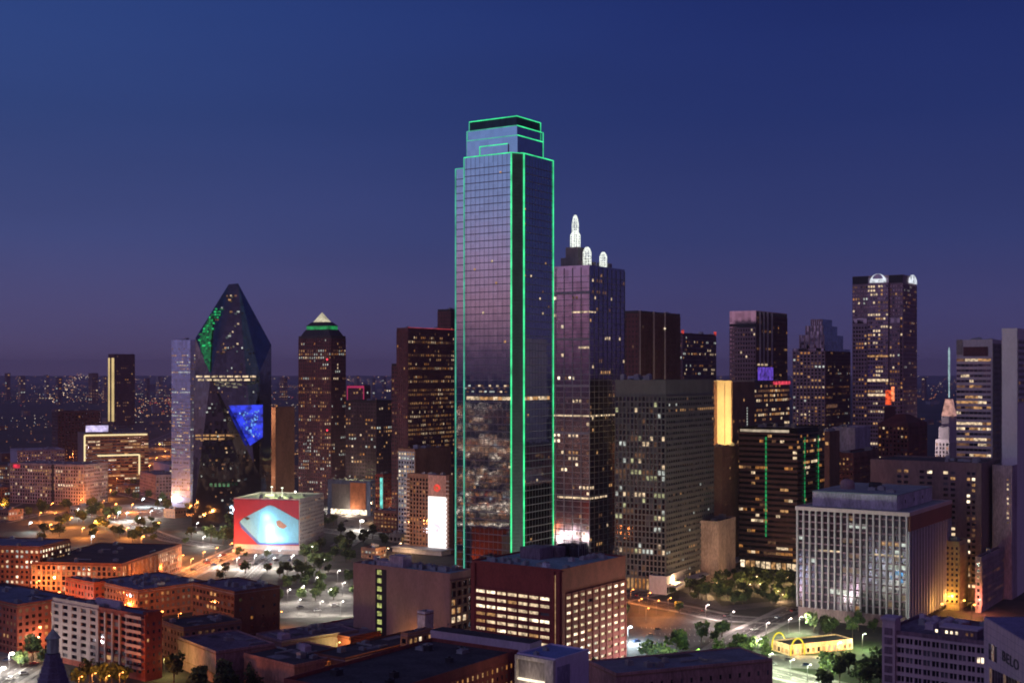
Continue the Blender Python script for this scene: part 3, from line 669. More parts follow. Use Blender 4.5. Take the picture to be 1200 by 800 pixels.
# taller lobby bays at the foot
t.face('L', 1, 9.6, nx=13, nz=1, wf=.7, hf=.8, rv=.6, m=OMP, lit=.7, kinds=[W_WARM, W_AMB]); t.face('R', 1, 9.6, nx=20, nz=1, wf=.7, hf=.8, rv=.6, m=OMP, lit=.4, kinds=[W_WARM, W_DIM])
t.units(7, t.h, x1=12, hmax=5)
b = MB()
for k in range(7): b.lathe([(1.3, 0), (1.3, 3.4), (.9, 3.6)], 10, 8+k*1.1, 16+k*2.9)
b.build('cooling_towers', wall('pale_steel', (.6, .62, .68), .4), t.o, (0, 0, t.h)); t.done()
# its glowing low wing and canopy by the plaza
t = Bld('low_block', 'low concrete wing with lit base stretching along the plaza', 781, 856, 676, 779, 862, 27, 'low building', WA=12)
t.body(PAL, roof=ROOF_L, parapet=.5); b = MB(); b.box(-1, t.WB+8, -6, 0, 6, 6.6); b.box(-1, t.WB+8, -9, -6, 5.6, 6.0); b.build('canopy', WHT, t.o)
t.face('R', .5, 5.4, 4, 5, .8, .8, .2, m=PAL, lit=.6, kinds=[W_WARM, W_AMB, W_PALE], rowvar=0); t.done()
t = tower('low_block', 'pale blank block at the corner of the tree-filled plaza', 842, 905, 612, 818, 862, wall('pinkish_stone', (.50, .38, .34), .8), (0, 0), rv=.2, fm=None, units=3, th=30, roof=ROOF_D, cat='low building'); t.cells = []
# gold uplit slab and its brown tower
t = tower('office_tower', 'plain dark brown tower beside the gold-lit wall', 846, 965, 525, 833, 872, BRN, (.03, .03), 4, 3.8, .4, .4, .3, fm=BRN, kinds=MIX3, roof=ROOF_D); t.done()
t = Bld('gold_lit_tower', 'tower whose blank wall is washed gold by uplights', 858, 1000, 447, 836, 884, 33, 'office tower')
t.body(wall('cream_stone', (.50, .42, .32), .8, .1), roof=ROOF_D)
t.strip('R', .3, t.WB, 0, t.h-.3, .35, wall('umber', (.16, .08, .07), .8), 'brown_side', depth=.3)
b = MB(); b.box(-.4, 0, t.WA*.38, t.WA*.40, 50, t.h-1); b.box(-.5, 0, -.3, .6, 0, t.h); b.box(-.5, 0, t.WA*.80, t.WA, 0, t.h); b.build('pilaster', wall('umber', (.16, .08, .07), .8), t.o)
zb = t.zv(522); b = MB(); b.box(-6, 0, 0, t.WA, zb-1.5, zb-.5); b.build('ledge', BRN, t.o)
for a in (.2, .6):
    for dz, p in ((2, 9000), (16, 8000), (32, 7000), (46, 4500)): point((-11, t.WA*a, zb+dz), (1, .66, .22), p*.8, .5, t.o)
    b = MB(); b.box(-4.3, -3.2, t.WA*a-.6, t.WA*a+.6, zb-.5, zb+.2); b.build('floodlight', glow('flood', (1, .8, .4), 2, 0), t.o)
t.face('R', 10, t.h-4, 4, 4, .5, .5, .6, lit=.03, kinds=MIX3, dark=False, piers=False, spans=False, oy=-.35)
for k in range(9): t.cells.append(('R', t.sR(875), t.zv(479+k*3.2), 1.6, 1.3, W_COOL, 0, -.4, 3))
t.done()

# rose tower with fins and purple light
t = Bld('office_tower', 'pink-faced glass tower with fins and a purple-lit lobby level', 886, 1156, 365, 855, 922, 33, 'skyscraper')
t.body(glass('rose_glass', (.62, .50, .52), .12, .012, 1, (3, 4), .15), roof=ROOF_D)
t.face('L', 60, t.h-14, 2.6, 3.9, .55, .5, .3, .25, ROSE, lit=.02, kinds=[W_PALE, W_DIM], dark=False, a0=.3)
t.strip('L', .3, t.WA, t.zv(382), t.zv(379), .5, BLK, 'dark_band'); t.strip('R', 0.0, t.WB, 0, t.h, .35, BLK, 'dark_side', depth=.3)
t.face('R', 20, t.h-3, 3, 3.9, .55, .5, .3, .3, MAR, lit=.06, kinds=MIX3, dark=False, oy=-.4)
b = MB()
for u in (889, 893.5, 898, 903): b.box(t.sR(u)-.5, t.sR(u)+.5, -2.0, -.4, t.zv(428), t.h)
b.build('pale_fin', WHT, t.o)
t.strip('R', t.sR(887), t.sR(905), t.zv(448), t.zv(430), .9, glow('purple_light', (.22, .10, .95), .42, .7, .25), 'purple_screen')
for k in range(8): t.cells.append(('R', t.sR(887)+k*3, t.zv(427), 2.2, 1.6, W_PALE, 0, -.9, 5))
t.done()
t = tower('office_block', 'dark banded block below the purple-lit tower', 884, 1055, 447, 876, 925, BLK, (.12, .16), 4, 3.9, .75, .5, .3, .5, MAR, kinds=[W_AMB, W_WARM, W_DIM, W_PALE], piers=False)
t.strip('R', t.sR(905), t.sR(925), t.zv(451), t.zv(447), 1.0, glow('red_sign', (1, .07, .12), .7, .7, .3), 'red_strip'); t.done()

# stepped-crown tower
t = Bld('stepped_tower', 'purple stepped-crown tower between the rose tower and arch tower', 967, 1500, 409, 929, 996, 33, 'skyscraper')
W, A = t.WB, t.WA; t.body(GN, roof=ROOF_D)
h0 = t.h
for (f, v, x_) in ((.16, 392, 0), (.30, 381, 0), (.42, 373, 0)):
    zz = H-(v-HV)*1510/F; b = MB(); b.box(W*f*.7, W*(1-f*.7), A*f*.8, A*(1-f*.8), h0-.4, zz); b.build('setback', GN, t.o); 
    b = MB()
    for k in range(6): yy = A*f*.8+(A*(1-1.6*f))*k/5; b.box(W*f*.7-.5, W*f*.7, yy-.6, yy+.6, h0, zz)
    b.build('pilasters', ROSE, t.o)
t.face('L', 60, h0-2, 4.2, 4, .6, .55, .7, .3, ROSE, lit=.10, kinds=MIX1, dark=False); t.face('R', 60, h0-2, 4.2, 4, .6, .55, .7, .3, MAR, lit=.12, kinds=MIX1, dark=False)
for z_, kinds in ((t.zv(453), [W_PALE, W_WARM]),):
    for k in range(int(A/4)): t.cells.append(('L', 2+k*4, z_, 3.2, 3, t.rv.choice(kinds), 0, 0, 5))
    for k in range(int(W/4)): t.cells.append(('R', 2+k*4, z_, 3.2, 3, t.rv.choice([W_WARM, W_AMB]), 0, 0, 5))
for j in range(5):
    for k in range(9): t.cells.append(('R' if k % 2 else 'L', 2+k*4, t.zv(482+j*5), 2.6, 3, t.rv.choice([W_WARM, W_PALE, W_DIM]), 0, 0, 4))
t.strip('R', 2, W*.45, t.zv(478), t.zv(474), .8, W_DIM, 'lit_band'); t.done()

# arch-topped tower
t = Bld('arch_top_tower', 'tall tower with white-lit arch at its top and lower side wings', 1058, 1256, 322, 999, 1074, 33, 'skyscraper')
RG = wall('rose_concrete', (.36, .25, .29), .6, .15); W, A = t.WB, t.WA
t.body(RG, roof=ROOF_D, parapet=.3)
c0, c1 = t.sL(1042), t.sL(1018)
zt = t.zv(332)
t.face('L', 40, zt, 2.8, 3.9, .6, .5, .4, .3, RG, a0=0, a1=c0-.5, lit=.18, kinds=MIX1, dark=True); t.face('L', 40, zt, 2.8, 3.9, .6, .5, .4, .3, RG, a0=c1+.5, a1=A, lit=.10, kinds=MIX1)
b = MB(); b.box(-3, 0, c0, c1, 0, zt+1); b.build('centre_bay', RG, t.o)
t.face('L', 40, zt, 2.6, 3.9, .7, .5, .15, .2, wall('rose_spandrel', (.42, .30, .36), .4, .1), a0=c0, a1=c1, lit=.12, kinds=[W_PALE, W_WARM, W_DIM], dark=True, ox=-3.0)
t.strip('L', c0, c1, t.zv(447), t.zv(444), 3.6, W_PALE, 'lit_band'); t.strip('L', c0, c1, t.zv(464), t.zv(461.5), 3.6, W_PALE, 'lit_band')
t.strip('L', c0, c1, t.zv(418), t.zv(416), 3.6, W_WARM, 'lit_band')
# wings lower than the shaft, with dark glass slanting caps
for a0_, a1_ in ((2, c0-1), (c1+1, A-1)):
    zw = t.zv(378); b = MB(); b.box(-2.2, 0, a0_, a1_, 0, zw); b.build('side_wing', RG, t.o)
    b = MB(); b.box(-2.0, 0, a0_+.2, a1_-.2, zw+.01, zw+5); b.build('wing_cap', GN, t.o)
    t.face('L', 40, zw-2, 2.8, 3.9, .6, .5, .3, .25, RG, a0=a0_, a1=a1_, lit=.14, kinds=MIX1, dark=True, ox=-2.2)
b = MB(); b.box(-.6, 0, .2, c0, zt+1, t.h); b.box(-.6, 0, c1, A-.2, zt+1, t.h); b.build('dark_crown_band', BLK, t.o)
def arch(side, a0_, a1_, z0, hh, out, m, name):
    b = MB(); n = 12; c = (a0_+a1_)/2; r = (a1_-a0_)/2; prev = None; P = [(c+r*cos(pi*i/n), z0+hh*sin(pi*i/n)) for i in range(n+1)]
    k = len(b.v)
    for o_ in (out, out-.8):
        for (a, z) in P: b.v.append((-o_, a, z) if side == 'L' else (a, -o_, z))
    b.f.append(tuple(range(k, k+n+1))); b.f.append(tuple(range(k+2*n+1, k+n, -1))); b.m += [0, 0]
    for i in range(n): b.f.append((k+i, k+i+1, k+n+2+i, k+n+1+i)); b.m.append(0)
    return b.build(name, m, t.o)
t.strip('L', c0, c1, zt+1, t.h-2, 1.2, wall('pale_rose', (.5, .42, .5), .5), 'arch_wall')
arch('L', c0+2, c1-2, zt+1.5, 8.5, 3.4, glow('arch_light', (.86, .92, 1), .8, .6, .25), 'lit_arch')
arch('R', t.sR(1064), t.sR(1073), zt+1.5, 8.5, 1.4, glow('arch_light', (.86, .92, 1), .8, .6, .25), 'lit_arch')
arch('L', c0+5, c1-5, zt+1.5+3.6, 4.6, 3.7, GN, 'arch_window')
t.face('R', 40, zt, 3, 3.9, .6, .5, .5, .3, RG, lit=.12, kinds=MIX1, dark=True)
t.done()
t = tower('low_office_block', 'dark red hip-roofed block in front of the arch tower', 1064, 1150, 497, 1029, 1086, wall('brick_dark_red', (.19, .065, .065), .8), (.10, .08), 3.2, 3.8, .5, .5, .5, .4, wall('brick_dark_red', (.19, .065, .065), .8), kinds=MIX3+[W_PALE], dark=True, units=0, roof=ROOF_D)
W, A = t.WB, t.WA; b = MB(); b.prism([(1, 1), (W-1, 1), (W-1, A-1), (1, A-1)], t.h+.9, t.h+8, top=[(W*.4, A*.35), (W*.6, A*.35), (W*.6, A*.65), (W*.4, A*.65)]); b.build('hip_roof', wall('roof_dark_red', (.12, .04, .04), .8), t.o)
t.done()
# red flame-like sign in front of the arch tower
t = empty('red_light_screen', 'glowing orange-red vertical screen low on the arch tower', 'screen', (*at(1043, 1190), 0)); 
b = MB(); zc_ = lambda v: H-(v-HV)*1190/F
b.box(-5, 5, 0, 2, 0, zc_(476)); b.build('support_block', MAR, t)
b = MB(); b.box(-4.2, 1.0, -.5, -.1, zc_(474), zc_(457)); b.build('screen', glow('flame', (1, .11, .03), .9, .8, .3), t)
b = MB(); b.box(1.1, 3.9, -.5, -.1, zc_(470), zc_(453)); b.build('screen', glow('flame_bright', (1, .26, .10), 1.3, .6, .3), t)

# art-deco white setback tower with lit mast
t = Bld('setback_tower', 'white setback tower with lit mast and pink-lit cap', 1112, 1300, 516, 1096, 1128, 33, 'tower')
t.body(PAL); W, A = t.WB, t.WA
t.face('L', 4, t.h-2, 3, 3.8, .45, .7, .5, .2, PAL, lit=.06, kinds=MIX3); t.face('R', 4, t.h-2, 3, 3.8, .45, .7, .5, .2, PAL, lit=.06, kinds=MIX3)
hz = lambda v: H-(v-HV)*1305/F
for f, v0, v1 in ((.12, 516, 500), (.22, 500, 488)):
    b = MB(); b.box(W*f, W*(1-f), A*f, A*(1-f), hz(v0)-.2, hz(v1)); b.build('setback', PAL, t.o)
cx_, cy_ = W/2, A/2
b = MB(); b.prism([(cx_-6, cy_-6), (cx_+6, cy_-6), (cx_+6, cy_+6), (cx_-6, cy_+6)], hz(488), hz(468), top=[(cx_-3, cy_-3), (cx_+3, cy_-3), (cx_+3, cy_+3), (cx_-3, cy_+3)]); b.build('lit_cap', glow('cap_pink', (1, .50, .42), .5, .6, .2), t.o)
b = MB(); b.lathe([(.6, hz(466)), (.6, hz(447)), (.95, hz(445)), (.95, hz(410)), (.2, hz(406))], 8, cx_, cy_); b.build('lit_mast', glow('mast', (.66, .95, 1), .5, .4, .3), t.o)
for (x, y, z_) in ((-16, 8, 30), (-16, 20, 60), (-12, 14, 82)): point((x, y, z_), (1, .78, .80), 9000, 1, t.o)
t.done()

# banded tower at the right
t = Bld('banded_tower', 'pale tower with dark horizontal window bands, left of the white slab', 1163, 950, 399, 1121, 1174, 33, 'skyscraper')
t.body(WHT, roof=ROOF_M); 
t.face('L', 10, t.zv(418), 3.2, 3.9, .96, .5, .25, .5, wall('lilac_precast', (.62, .56, .60), .7, .1), lit=.10, kinds=[W_PALE, W_WARM, W_PALE, W_DIM], dark=True, rows={k: .75 for k in (28, 25, 24, 22, 21, 19)}, rowvar=1, a0=1)
t.strip('L', 3, t.sL(1129), t.zv(417), t.zv(406), .3, MAR, 'dark_screen'); t.strip('L', t.sL(1128), t.WA, t.zv(415), t.h+1, .6, GRY, 'corner_pier')
t.face('R', 10, t.h-2, 2.5, 3.9, .6, .5, .4, .3, GRY, lit=.05, kinds=MIX3, dark=True)
t.units(4, t.h); t.done()
t = Bld('white_slab_tower', 'plain pale slab tower at the right edge of the view', 1192, 850, 386, 1174, 1216, 33, 'tower')
t.body(wall('slab_white', (.80, .76, .80), .7, .08), roof=ROOF_M); t.face('R', t.zv(472), t.h-6, 3, 3.9, .8, .5, .4, .5, WHT, a0=1.5, lit=.04, kinds=MIX3)
t.cells = [c for c in t.cells]; t.done()
t = Bld('office_block', 'plain mauve block under the white slab with a column of small lights', 1186, 838, 547, 1163, 1225, 33, 'office block')
t.body(wall('mauve_wall', (.46, .36, .42), .8), roof=ROOF_D)
for k in range(10): t.cells.append(('L', t.sL(1181), t.zv(562+k*5.6), 1.1, 1.3, W_PALE if k % 3 else W_DIM, 0, 0, 3))
t.done()
# wide brown block with clustered windows
BW = wall('brown_plain', (.24, .165, .17), .8, .2, .08)
t = Bld('office_block', 'wide brown block with separate columns of lit and dark windows', 1150, 830, 544, 1020, 1172, 33, 'office block')
t.body(BW, roof=ROOF_D)
for (u0, u1, lit) in ((1132, 1144, .35), (1104, 1121, .2), (1076, 1094, .15), (1050, 1066, .2)):
    t.face('L', 8, t.h-4, 4.2, 3.5, .62, .5, .25, .2, BW, a0=t.sL(u1), a1=t.sL(u0), lit=lit, kinds=[W_PALE, W_WARM, W_DIM, W_BR], dark=True)
t.units(7, t.h); t.done()
t = tower('office_block', 'blank lilac block behind the white-finned building', 1002, 1010, 502, 975, 1020, wall('lilac_wall', (.46, .42, .52), .8), (0, 0), rv=.2, units=2, roof=ROOF_L); t.cells = []
t = tower('office_block', 'dark red brick block with dotted windows under the lilac block', 1000, 960, 532, 978, 1030, wall('brick_dark_red', (.19, .065, .065), .8), (.2, .12), 3, 3.6, .4, .4, .3, fm=wall('brick_dark_red', (.19, .065, .065), .8), kinds=MIX3, dark=True); t.done()
t = tower('office_block', 'narrow dark block right beside the green-striped tower', 972, 930, 507, 966, 984, wall('umber', (.16, .08, .07), .8), (.02, .02), rv=.2, fm=None, kinds=MIX3); t.done()

# tower with green light stripes
t = Bld('green_striped_tower', 'dark banded tower with green vertical light stripes by the plaza', 934, 946, 503, 866, 968, 33, 'office tower')
t.body(glass('black_glass', (.10, .08, .09), .08, .03, 1, (3, 3.9), .4), roof=ROOF_D)
KND = [W_AMB, W_WARM, W_AMB, W_DIM, W_PALE]
for side in 'LR': t.face(side, 8, t.h-3, 3.2, 3.9, .92, .5, .15, .5, wall('bronze_band', (.10, .05, .05), .5, .2), lit=.10, kinds=KND, dark=False, piers=False)
GS = glow('green_stripe', (.02, .62, .18), .5, .6, .25)
for side, u in (('L', 898), ('R', 942), ('R', 958)):
    a = t.sL(u) if side == 'L' else t.sR(u)
    b = MB(); z = t.h-6
    while z > (t.zv(627) if u < 900 else 30):
        if side == 'L': b.box(-.9, -.6, a-.5, a+.5, z-2.6, z)
        else: b.box(a-.4, a+.4, -.9, -.6, z-2.6, z)
        z -= 3.2
    b.build('green_light_stripe', GS, t.o)
t.strip('L', t.sL(925), t.sL(868), t.zv(507), t.zv(504), .9, glow('cornice_light', (1, .80, .58), .55, .5, .2), 'cornice_light')
for a in [2+4*k for k in range(int(t.WA/4))]: t.cells.append(('L', a, 4.5, 3.2, 5, t.rv.choice([W_BR, W_PALE, W_WARM]), 0, 0, 6))
t.units(5, t.h); t.done()

# white building with vertical fins
t = Bld('white_finned_building', 'white office building with tall vertical fins and rooftop penthouse', 1063, 741, 601, 935, 1112, 33.5, 'office building')
W, A = t.WB, t.WA
t.body(glass('fin_glass', (.085, .07, .10), .20, .03, 1, (3, 3.9), .4), roof=wall('roof_blue_grey', (.26, .31, .34), .85, .25, .1, streak=False), parapet=0)
b = MB(); n = 17
for k in range(n+1): b.box(-1.5, 0, k*A/n-.45, k*A/n+.45, 7, t.h-1.7)
b.build('vertical_fins', wall('fin_white', (.44, .41, .46), .7, .12), t.o)
b = MB()
for j in range(1, 14): b.box(-.35, 0, .6, A-.6, 7+j*4.2-.5, 7+j*4.2+.4)
b.build('spandrels', wall('dim_spandrel', (.20, .12, .16), .7), t.o)
b = MB(); n = 15
for k in range(n+1): b.box(k*W/n-.55, k*W/n+.95 if k < n else k*W/n+.3, -1.5, 0, 3, t.h-10.5)
b.build('vertical_fins', wall('lilac_fin', (.56, .54, .64), .7, .1), t.o)
b = MB(); b.box(-1.8, W+1, -1.8, 0, t.h-1.7, t.h+.5); b.box(-1.8, 0, 0, A+1, t.h-1.7, t.h+.5); b.box(W, W+1, 0, A+1, t.h-1.7, t.h+.5); b.box(0, W, A, A+1, t.h-1.7, t.h+.5); b.build('cornice', wall('cornice_pink', (.52, .42, .44), .7, .1), t.o)
b = MB(); b.box(.4, W+.9, -1.6, 0, t.h-10.4, t.h-1.8); b.build('maroon_fascia', wall('maroon_fascia', (.24, .09, .08), .7, .1), t.o)
b = MB(); b.box(W*.12, W*.95, A*.14, A*.92, t.h, t.h+8.5); b.build('penthouse', wall('lilac_wall2', (.52, .48, .56), .8), t.o)
b = MB(); b.box(W*.12-.3, W*.95+.3, A*.14-.3, A*.92+.3, t.h+8.5, t.h+9); b.build('penthouse_roof', wall('roof_blue_grey', (.26, .31, .34), .85), t.o)
for k in range(3):
    b = MB(); b.box(W*(.3+.2*k), W*(.3+.2*k)+1.6, A*.14-.15, A*.14, t.h+3, t.h+5); b.build('vent', BLK, t.o)
b = MB(); b.lathe([(4.4, t.h+9), (4.4, t.h+12), (3.6, t.h+14), (1.5, t.h+15)], 14, W*.4, A*.72); b.build('cooling_tank', ROSE, t.o)
b = MB(); b.lathe([(4.0, t.h+9), (4.0, t.h+11), (3.8, t.h+12)], 14, W*.62, A*.55); b.build('cooling_tank', BLK, t.o); t.units(4, t.h+8.6, x0=W*.2, x1=W*.9, y0=A*.2, y1=A*.6)
t.face('L', 7, t.h-2.4, A/17, 4.2, .62, .62, .1, lit=.05, kinds=[W_DIM, W_DIM, W_WARM, W_COOL], dark=False, piers=False, spans=False, nx=17, ox=-.05)
for u, v in ((1052, 672), (1046, 678), (1056, 681), (1056, 673)): t.cells.append(('L', t.sL(u), t.zv(v), 2.2, 2, W_BLUE_REFL, -.3, 0, 6))  # glowing blue panes painting a patch of reflected light on the glass
for u in range(962, 985, 5): t.cells.append(('L', t.sL(u), t.zv(652), 2.6, .9, W_PALE, -.3, 0, 6))
for u in range(1025, 1060, 5): t.cells.append(('L', t.sL(u), t.zv(652), 2.6, .9, W_PALE, -.3, 0, 6))
b = MB(); b.box(-.8, 0, .5, A-.5, 0, 7); b.build('base_wall', wall('dim_base', (.24, .17, .18), .8), t.o)
t.done()
t = tower('low_office_block', 'small olive-lit block between the white-finned building and brown block', 1124, 800, 636, 1108, 1134, wall('olive_stone', (.42, .36, .20), .8), (.0, .1), 3, 3.4, .5, .5, .4, .3, wall('olive_stone', (.42, .36, .20), .8), kinds=MIX3, dark=True, cat='office block'); t.done()
t = tower('old_office_building', 'old mauve masonry building with punched windows at the right edge', 1150, 792, 654, 1143, 1262, wall('mauve_stone', (.42, .32, .34), .8), (.05, .07), 4.2, 3.7, .45, .5, .4, .4, wall('mauve_stone', (.42, .32, .34), .8), kinds=MIX3, dark=True, cat='building', units=6, roof=ROOF_D)
b = MB(); b.box(t.WB*.35, t.WB, t.WA*.2, t.WA*.9, t.h, t.h+9); b.build('penthouse', wall('mauve_stone', (.42, .32, .34), .8), t.o)
b = MB(); b.prism([(t.WB*.35, t.WA*.1), (t.WB, t.WA*.1), (t.WB, t.WA*.9), (t.WB*.35, t.WA*.9)], t.h+9, t.h+17, top=[(t.WB*.6, t.WA*.3), (t.WB, t.WA*.3), (t.WB, t.WA*.7), (t.WB*.6, t.WA*.7)]); b.build('hipped_roof', ROOF_D, t.o); t.done()

# ================================================================== NEAR AND MIDDLE BUILDINGS
RBR = wall('oxblood_brick', (.26, .06, .05), .85, .2, .2)
BRK = wall('orange_brick', (.22, .085, .055), .85, .25, .2)
BRK2 = wall('red_brick', (.25, .065, .05), .85, .25, .2)
TAN = wall('tan_brick', (.30, .17, .12), .85, .2, .2)
LILAC = wall('lilac_stucco', (.50, .42, .52), .8, .12, .1)
WFR = wall('white_frame', (.40, .30, .29), .7, .1, .3)
TEALR = wall('roof_teal', (.24, .37, .42), .85, .25, .07, streak=False)
BLUER = wall('roof_blue', (.15, .18, .26), .8, .25, .07, streak=False)
ROOFP = wall('roof_plum', (.16, .13, .18), .9, .4, .06, streak=False)

# oxblood block with bright windows
t = Bld('brick_office_block', 'oxblood brick block with rows of bright windows below the green-lit tower', 657, 600, 669, 553, 733, 36.5, 'office block')
t.body(RBR, roof=TEALR, parapet=.8)
W, A = t.WB, t.WA; z1 = t.zv(698) 
R_ = [W_PALE, W_PALE, W_BR, W_WARM, W_PALE]
nzz = int((z1-2)/3.55)
t.face('L', z1-nzz*3.55, z1, nx=7, nz=nzz, wf=.88, hf=.42, rv=.7, rh=.7, m=RBR, a0=5.5, a1=A-2.5, lit=.97, kinds=R_, rowvar=0)
t.face('R', z1-nzz*3.55+.6, z1+.6, nx=9, nz=nzz, wf=.76, hf=.40, rv=1.1, rh=.8, m=RBR, a0=2.8, a1=W-.8, lit=.98, kinds=R_, rowvar=0)
t.strip('L', 2.4, 3.0, 4, t.h-2, .2, glow('stair_light', (1, .62, .30), .55, .7, .5), 'stair_window', depth=.1)
for q in ((-.9, 0, 0, 2.2), (-.9, 0, 3.2, 5.4), (0, 2.6, -.9, 0), (-.9, 0, A-2.4, A)): b = MB(); b.box(*q, 0, t.h-.3); b.build('corner_pier', RBR, t.o)
b = MB(); b.box(W*.42, W*.62, A*.55, A*.78, t.h, t.h+5.5); b.build('penthouse', wall('plum_metal', (.20, .15, .19), .7), t.o)
b = MB(); b.box(W*.64, W*.74, A*.5, A*.72, t.h, t.h+5); b.build('penthouse', wall('plum_metal', (.20, .15, .19), .7), t.o)
for (x, y) in ((.80, .42), (.86, .5), (.78, .56), (.9, .42)):
    b = MB(); b.lathe([(3.3, 0), (3.3, 3.8), (2.7, 4.6), (2.7, 5.6), (2.3, 5.6), (2.3, 4.9)], 16); b.box(-3.6, 3.6, -3.6, 3.6, -.1, .3)
    for k in range(4): b.tube((3.4*cos(k*1.57+.8), 3.4*sin(k*1.57+.8), 0), (3.4*cos(k*1.57+.8), 3.4*sin(k*1.57+.8), 6.2), .12, 4)
    b.build('cooling_tower', BLK, t.o, (W*x, A*y, t.h))
b = MB()
for k in range(7): b.tube((W*.76+k*1.8, A*.36, t.h), (W*.76+k*1.8, A*.36, t.h+6.5), .14, 4); b.tube((W*.76+k*1.8, A*.62, t.h), (W*.76+k*1.8, A*.62, t.h+6.5), .14, 4)
b.tube((W*.76, A*.36, t.h+6.5), (W*.76+10.8, A*.36, t.h+6.5), .16, 4); b.tube((W*.76, A*.62, t.h+6.5), (W*.76+10.8, A*.62, t.h+6.5), .16, 4); b.build('equipment_frame', STEEL, t.o)
t.units(12, t.h, x1=W*.4, smax=3, hmax=1.6); t.units(8, t.h, x0=W*.5, y1=A*.3, smax=3, hmax=1.6, m=ROOF_L); t.units(1, t.h, 6, 8, 12, 16, m=wall('pale_steel', (.6, .62, .68), .4))
t.done()

# tan block with the yellow-green stair window
t = Bld('brick_office_block', 'tan windowless block with one yellow-green stair window column', 527, 655, 673.5, 414, 553, 36, 'office block')
TW = wall('tan_wall', (.42, .25, .21), .85, .15, .15)
t.body(TW, roof=TEALR, parapet=.8); W, A = t.WB, t.WA
t.face('R', 2, t.h-3, 4.2, 4.4, .74, .7, .9, .9, TAN, lit=.12, kinds=[W_WARM, W_PALE, W_DIM], dark=True)
a0, a1 = t.sL(453), t.sL(440)
t.strip('L', a0, a1, 2, t.zv(676), .05, BLK, 'stair_recess')
YG = glow('yellow_green', (.75, .80, .25), .55, .7, .5); j = 0
while t.zv(680)-j*4.3 > 3:
    z = t.zv(680)-j*4.3; t.cells.append(('L', (a0+a1)/2+1, z, 3.0, 2.4, YG, -.05, 0, 5)); j += 1
b = MB(); b.box(W*.2, W*.6, A*.52, A*.66, t.h, t.h+6); b.box(W*.2, W*.5, A*.66, A*.80, t.h, t.h+2.6); b.build('penthouse', wall('lilac_stucco2', (.48, .42, .46), .8), t.o)
t.units(14, t.h, y1=A*.5, smax=3.2, hmax=2.2); t.units(4, t.h, y0=A*.7, smax=3); t.done()

# white-framed hotel at lower left
t = Bld('hotel', 'white-framed brick hotel with stacked corner balconies at lower left', 170, 616, 722, 62, 190, 37, 'hotel')
t.body(BRK2, roof=BLUER, parapet=.8); W, A = t.WB, t.WA
c1, c2, c3 = t.sL(150), t.sL(116), t.WA
t.face('L', 3, t.h-.4, nx=5, nz=8, wf=.56, hf=.56, rv=.8, rh=.7, m=WFR, a0=c2, a1=c3, lit=.04, kinds=MIX3)
t.face('L', 3, t.h-1, nx=4, nz=8, wf=.80, hf=.6, rv=.9, rh=.1, m=WFR, a0=c1, a1=c2, lit=.06, kinds=MIX3, spans=False)
t.face('L', 3, t.h-1, nx=3, nz=8, wf=.6, hf=.6, rv=.05, m=None, a0=2, a1=c1, lit=.04, kinds=MIX3)
for j in range(8):
    z = 3+j*(t.h-3.6)/8
    b = MB(); b.box(-2.2, 0, .3, c1-.4, z+2.6, z+3.0); q = b.build('balcony', WFR, t.o); b = MB(); b.box(-2.2, -2.05, .3, c1-.4, z+3.0, z+4.0); b.build('railing', WFR, q)
b = MB(); b.box(-.25, 0, c2, A, t.h-.4, t.h+1.6); b.box(0, 1.2, A-1, A, t.h, t.h+1.6); b.build('white_cornice', WFR, t.o)
t.face('R', 3, t.h-2, 3.4, 3.6, .3, .4, .1, m=None, lit=.03, kinds=MIX3)
b = MB(); b.box(1, W-1, -.5, 3, t.h, t.h+1.8); b.build('end_wall', BRK2, t.o)
b = MB(); b.box(5, W-3, A*.35, A*.62, t.h, t.h+3.4); b.build('penthouse', LILAC, t.o); t.units(8, t.h, smax=3, hmax=2); t.done()

def low(name, label, uc, D, vt, uL, uR, m, roof, th=36, lit=(.1, .1), n=5, cat='building', wf=.5, hf=.5, pitch=3.6, fl=3.6, fm=None, kinds=MIX3, parapet=.6, blank=1.2, rv=.25, **k):
    t = Bld(name, label, uc, D, vt, uL, uR, th, cat, **k)
    t.body(m, roof=roof, parapet=parapet)
    if lit[0] is not None: t.face('L', .8, t.h-blank, pitch, fl, wf, hf, rv, rv*.8, fm or m, lit=lit[0], kinds=kinds, dark=True)
    if lit[1] is not None: t.face('R', .8, t.h-blank, pitch, fl, wf, hf, rv, rv*.8, fm or m, lit=lit[1], kinds=kinds, dark=True)
    t.units(n, t.h, smax=3.5, hmax=2.2)
    for _ in range(3):
        x, y, L = t.rv.uniform(2, t.WB*.8), t.rv.uniform(2, t.WA*.8), t.rv.uniform(4, 12)
        b = MB()
        if t.rv.random() < .5: b.box(x, min(t.WB-1, x+L), y, y+.8, t.h+.2, t.h+.9)
        else: b.box(x, x+.8, y, min(t.WA-1, y+L), t.h+.2, t.h+.9)
        b.build('duct', STEEL, t.o)
    for _ in range(3):
        x, y = t.rv.uniform(1.5, t.WB*.8), t.rv.uniform(1.5, t.WA*.8); b = MB(); b.box(x, x+t.rv.uniform(3, t.WB*.3), y, y+t.rv.uniform(3, t.WA*.3), t.h-.045, t.h-.03+_*.004)
        b.build('roof_patch', t.rv.choice([ROOF_L, ROOF_M, ROOF_D, ROOF_M]), t.o)
    b = MB(); z = t.h-.9; b.box(-.45, 0, 0, t.WA, z, z+.35); b.box(-.45, t.WB, -.45, 0, z, z+.35); b.build('cornice', t.rv.choice([TAN, m, ROSE]), t.o)
    if t.h > 10: b = MB(); b.box(-.3, 0, 0, t.WA, 4.2, 4.5); b.box(-.3, t.WB, -.3, 0, 4.2, 4.5); b.build('string_course', TAN, t.o)
    return t
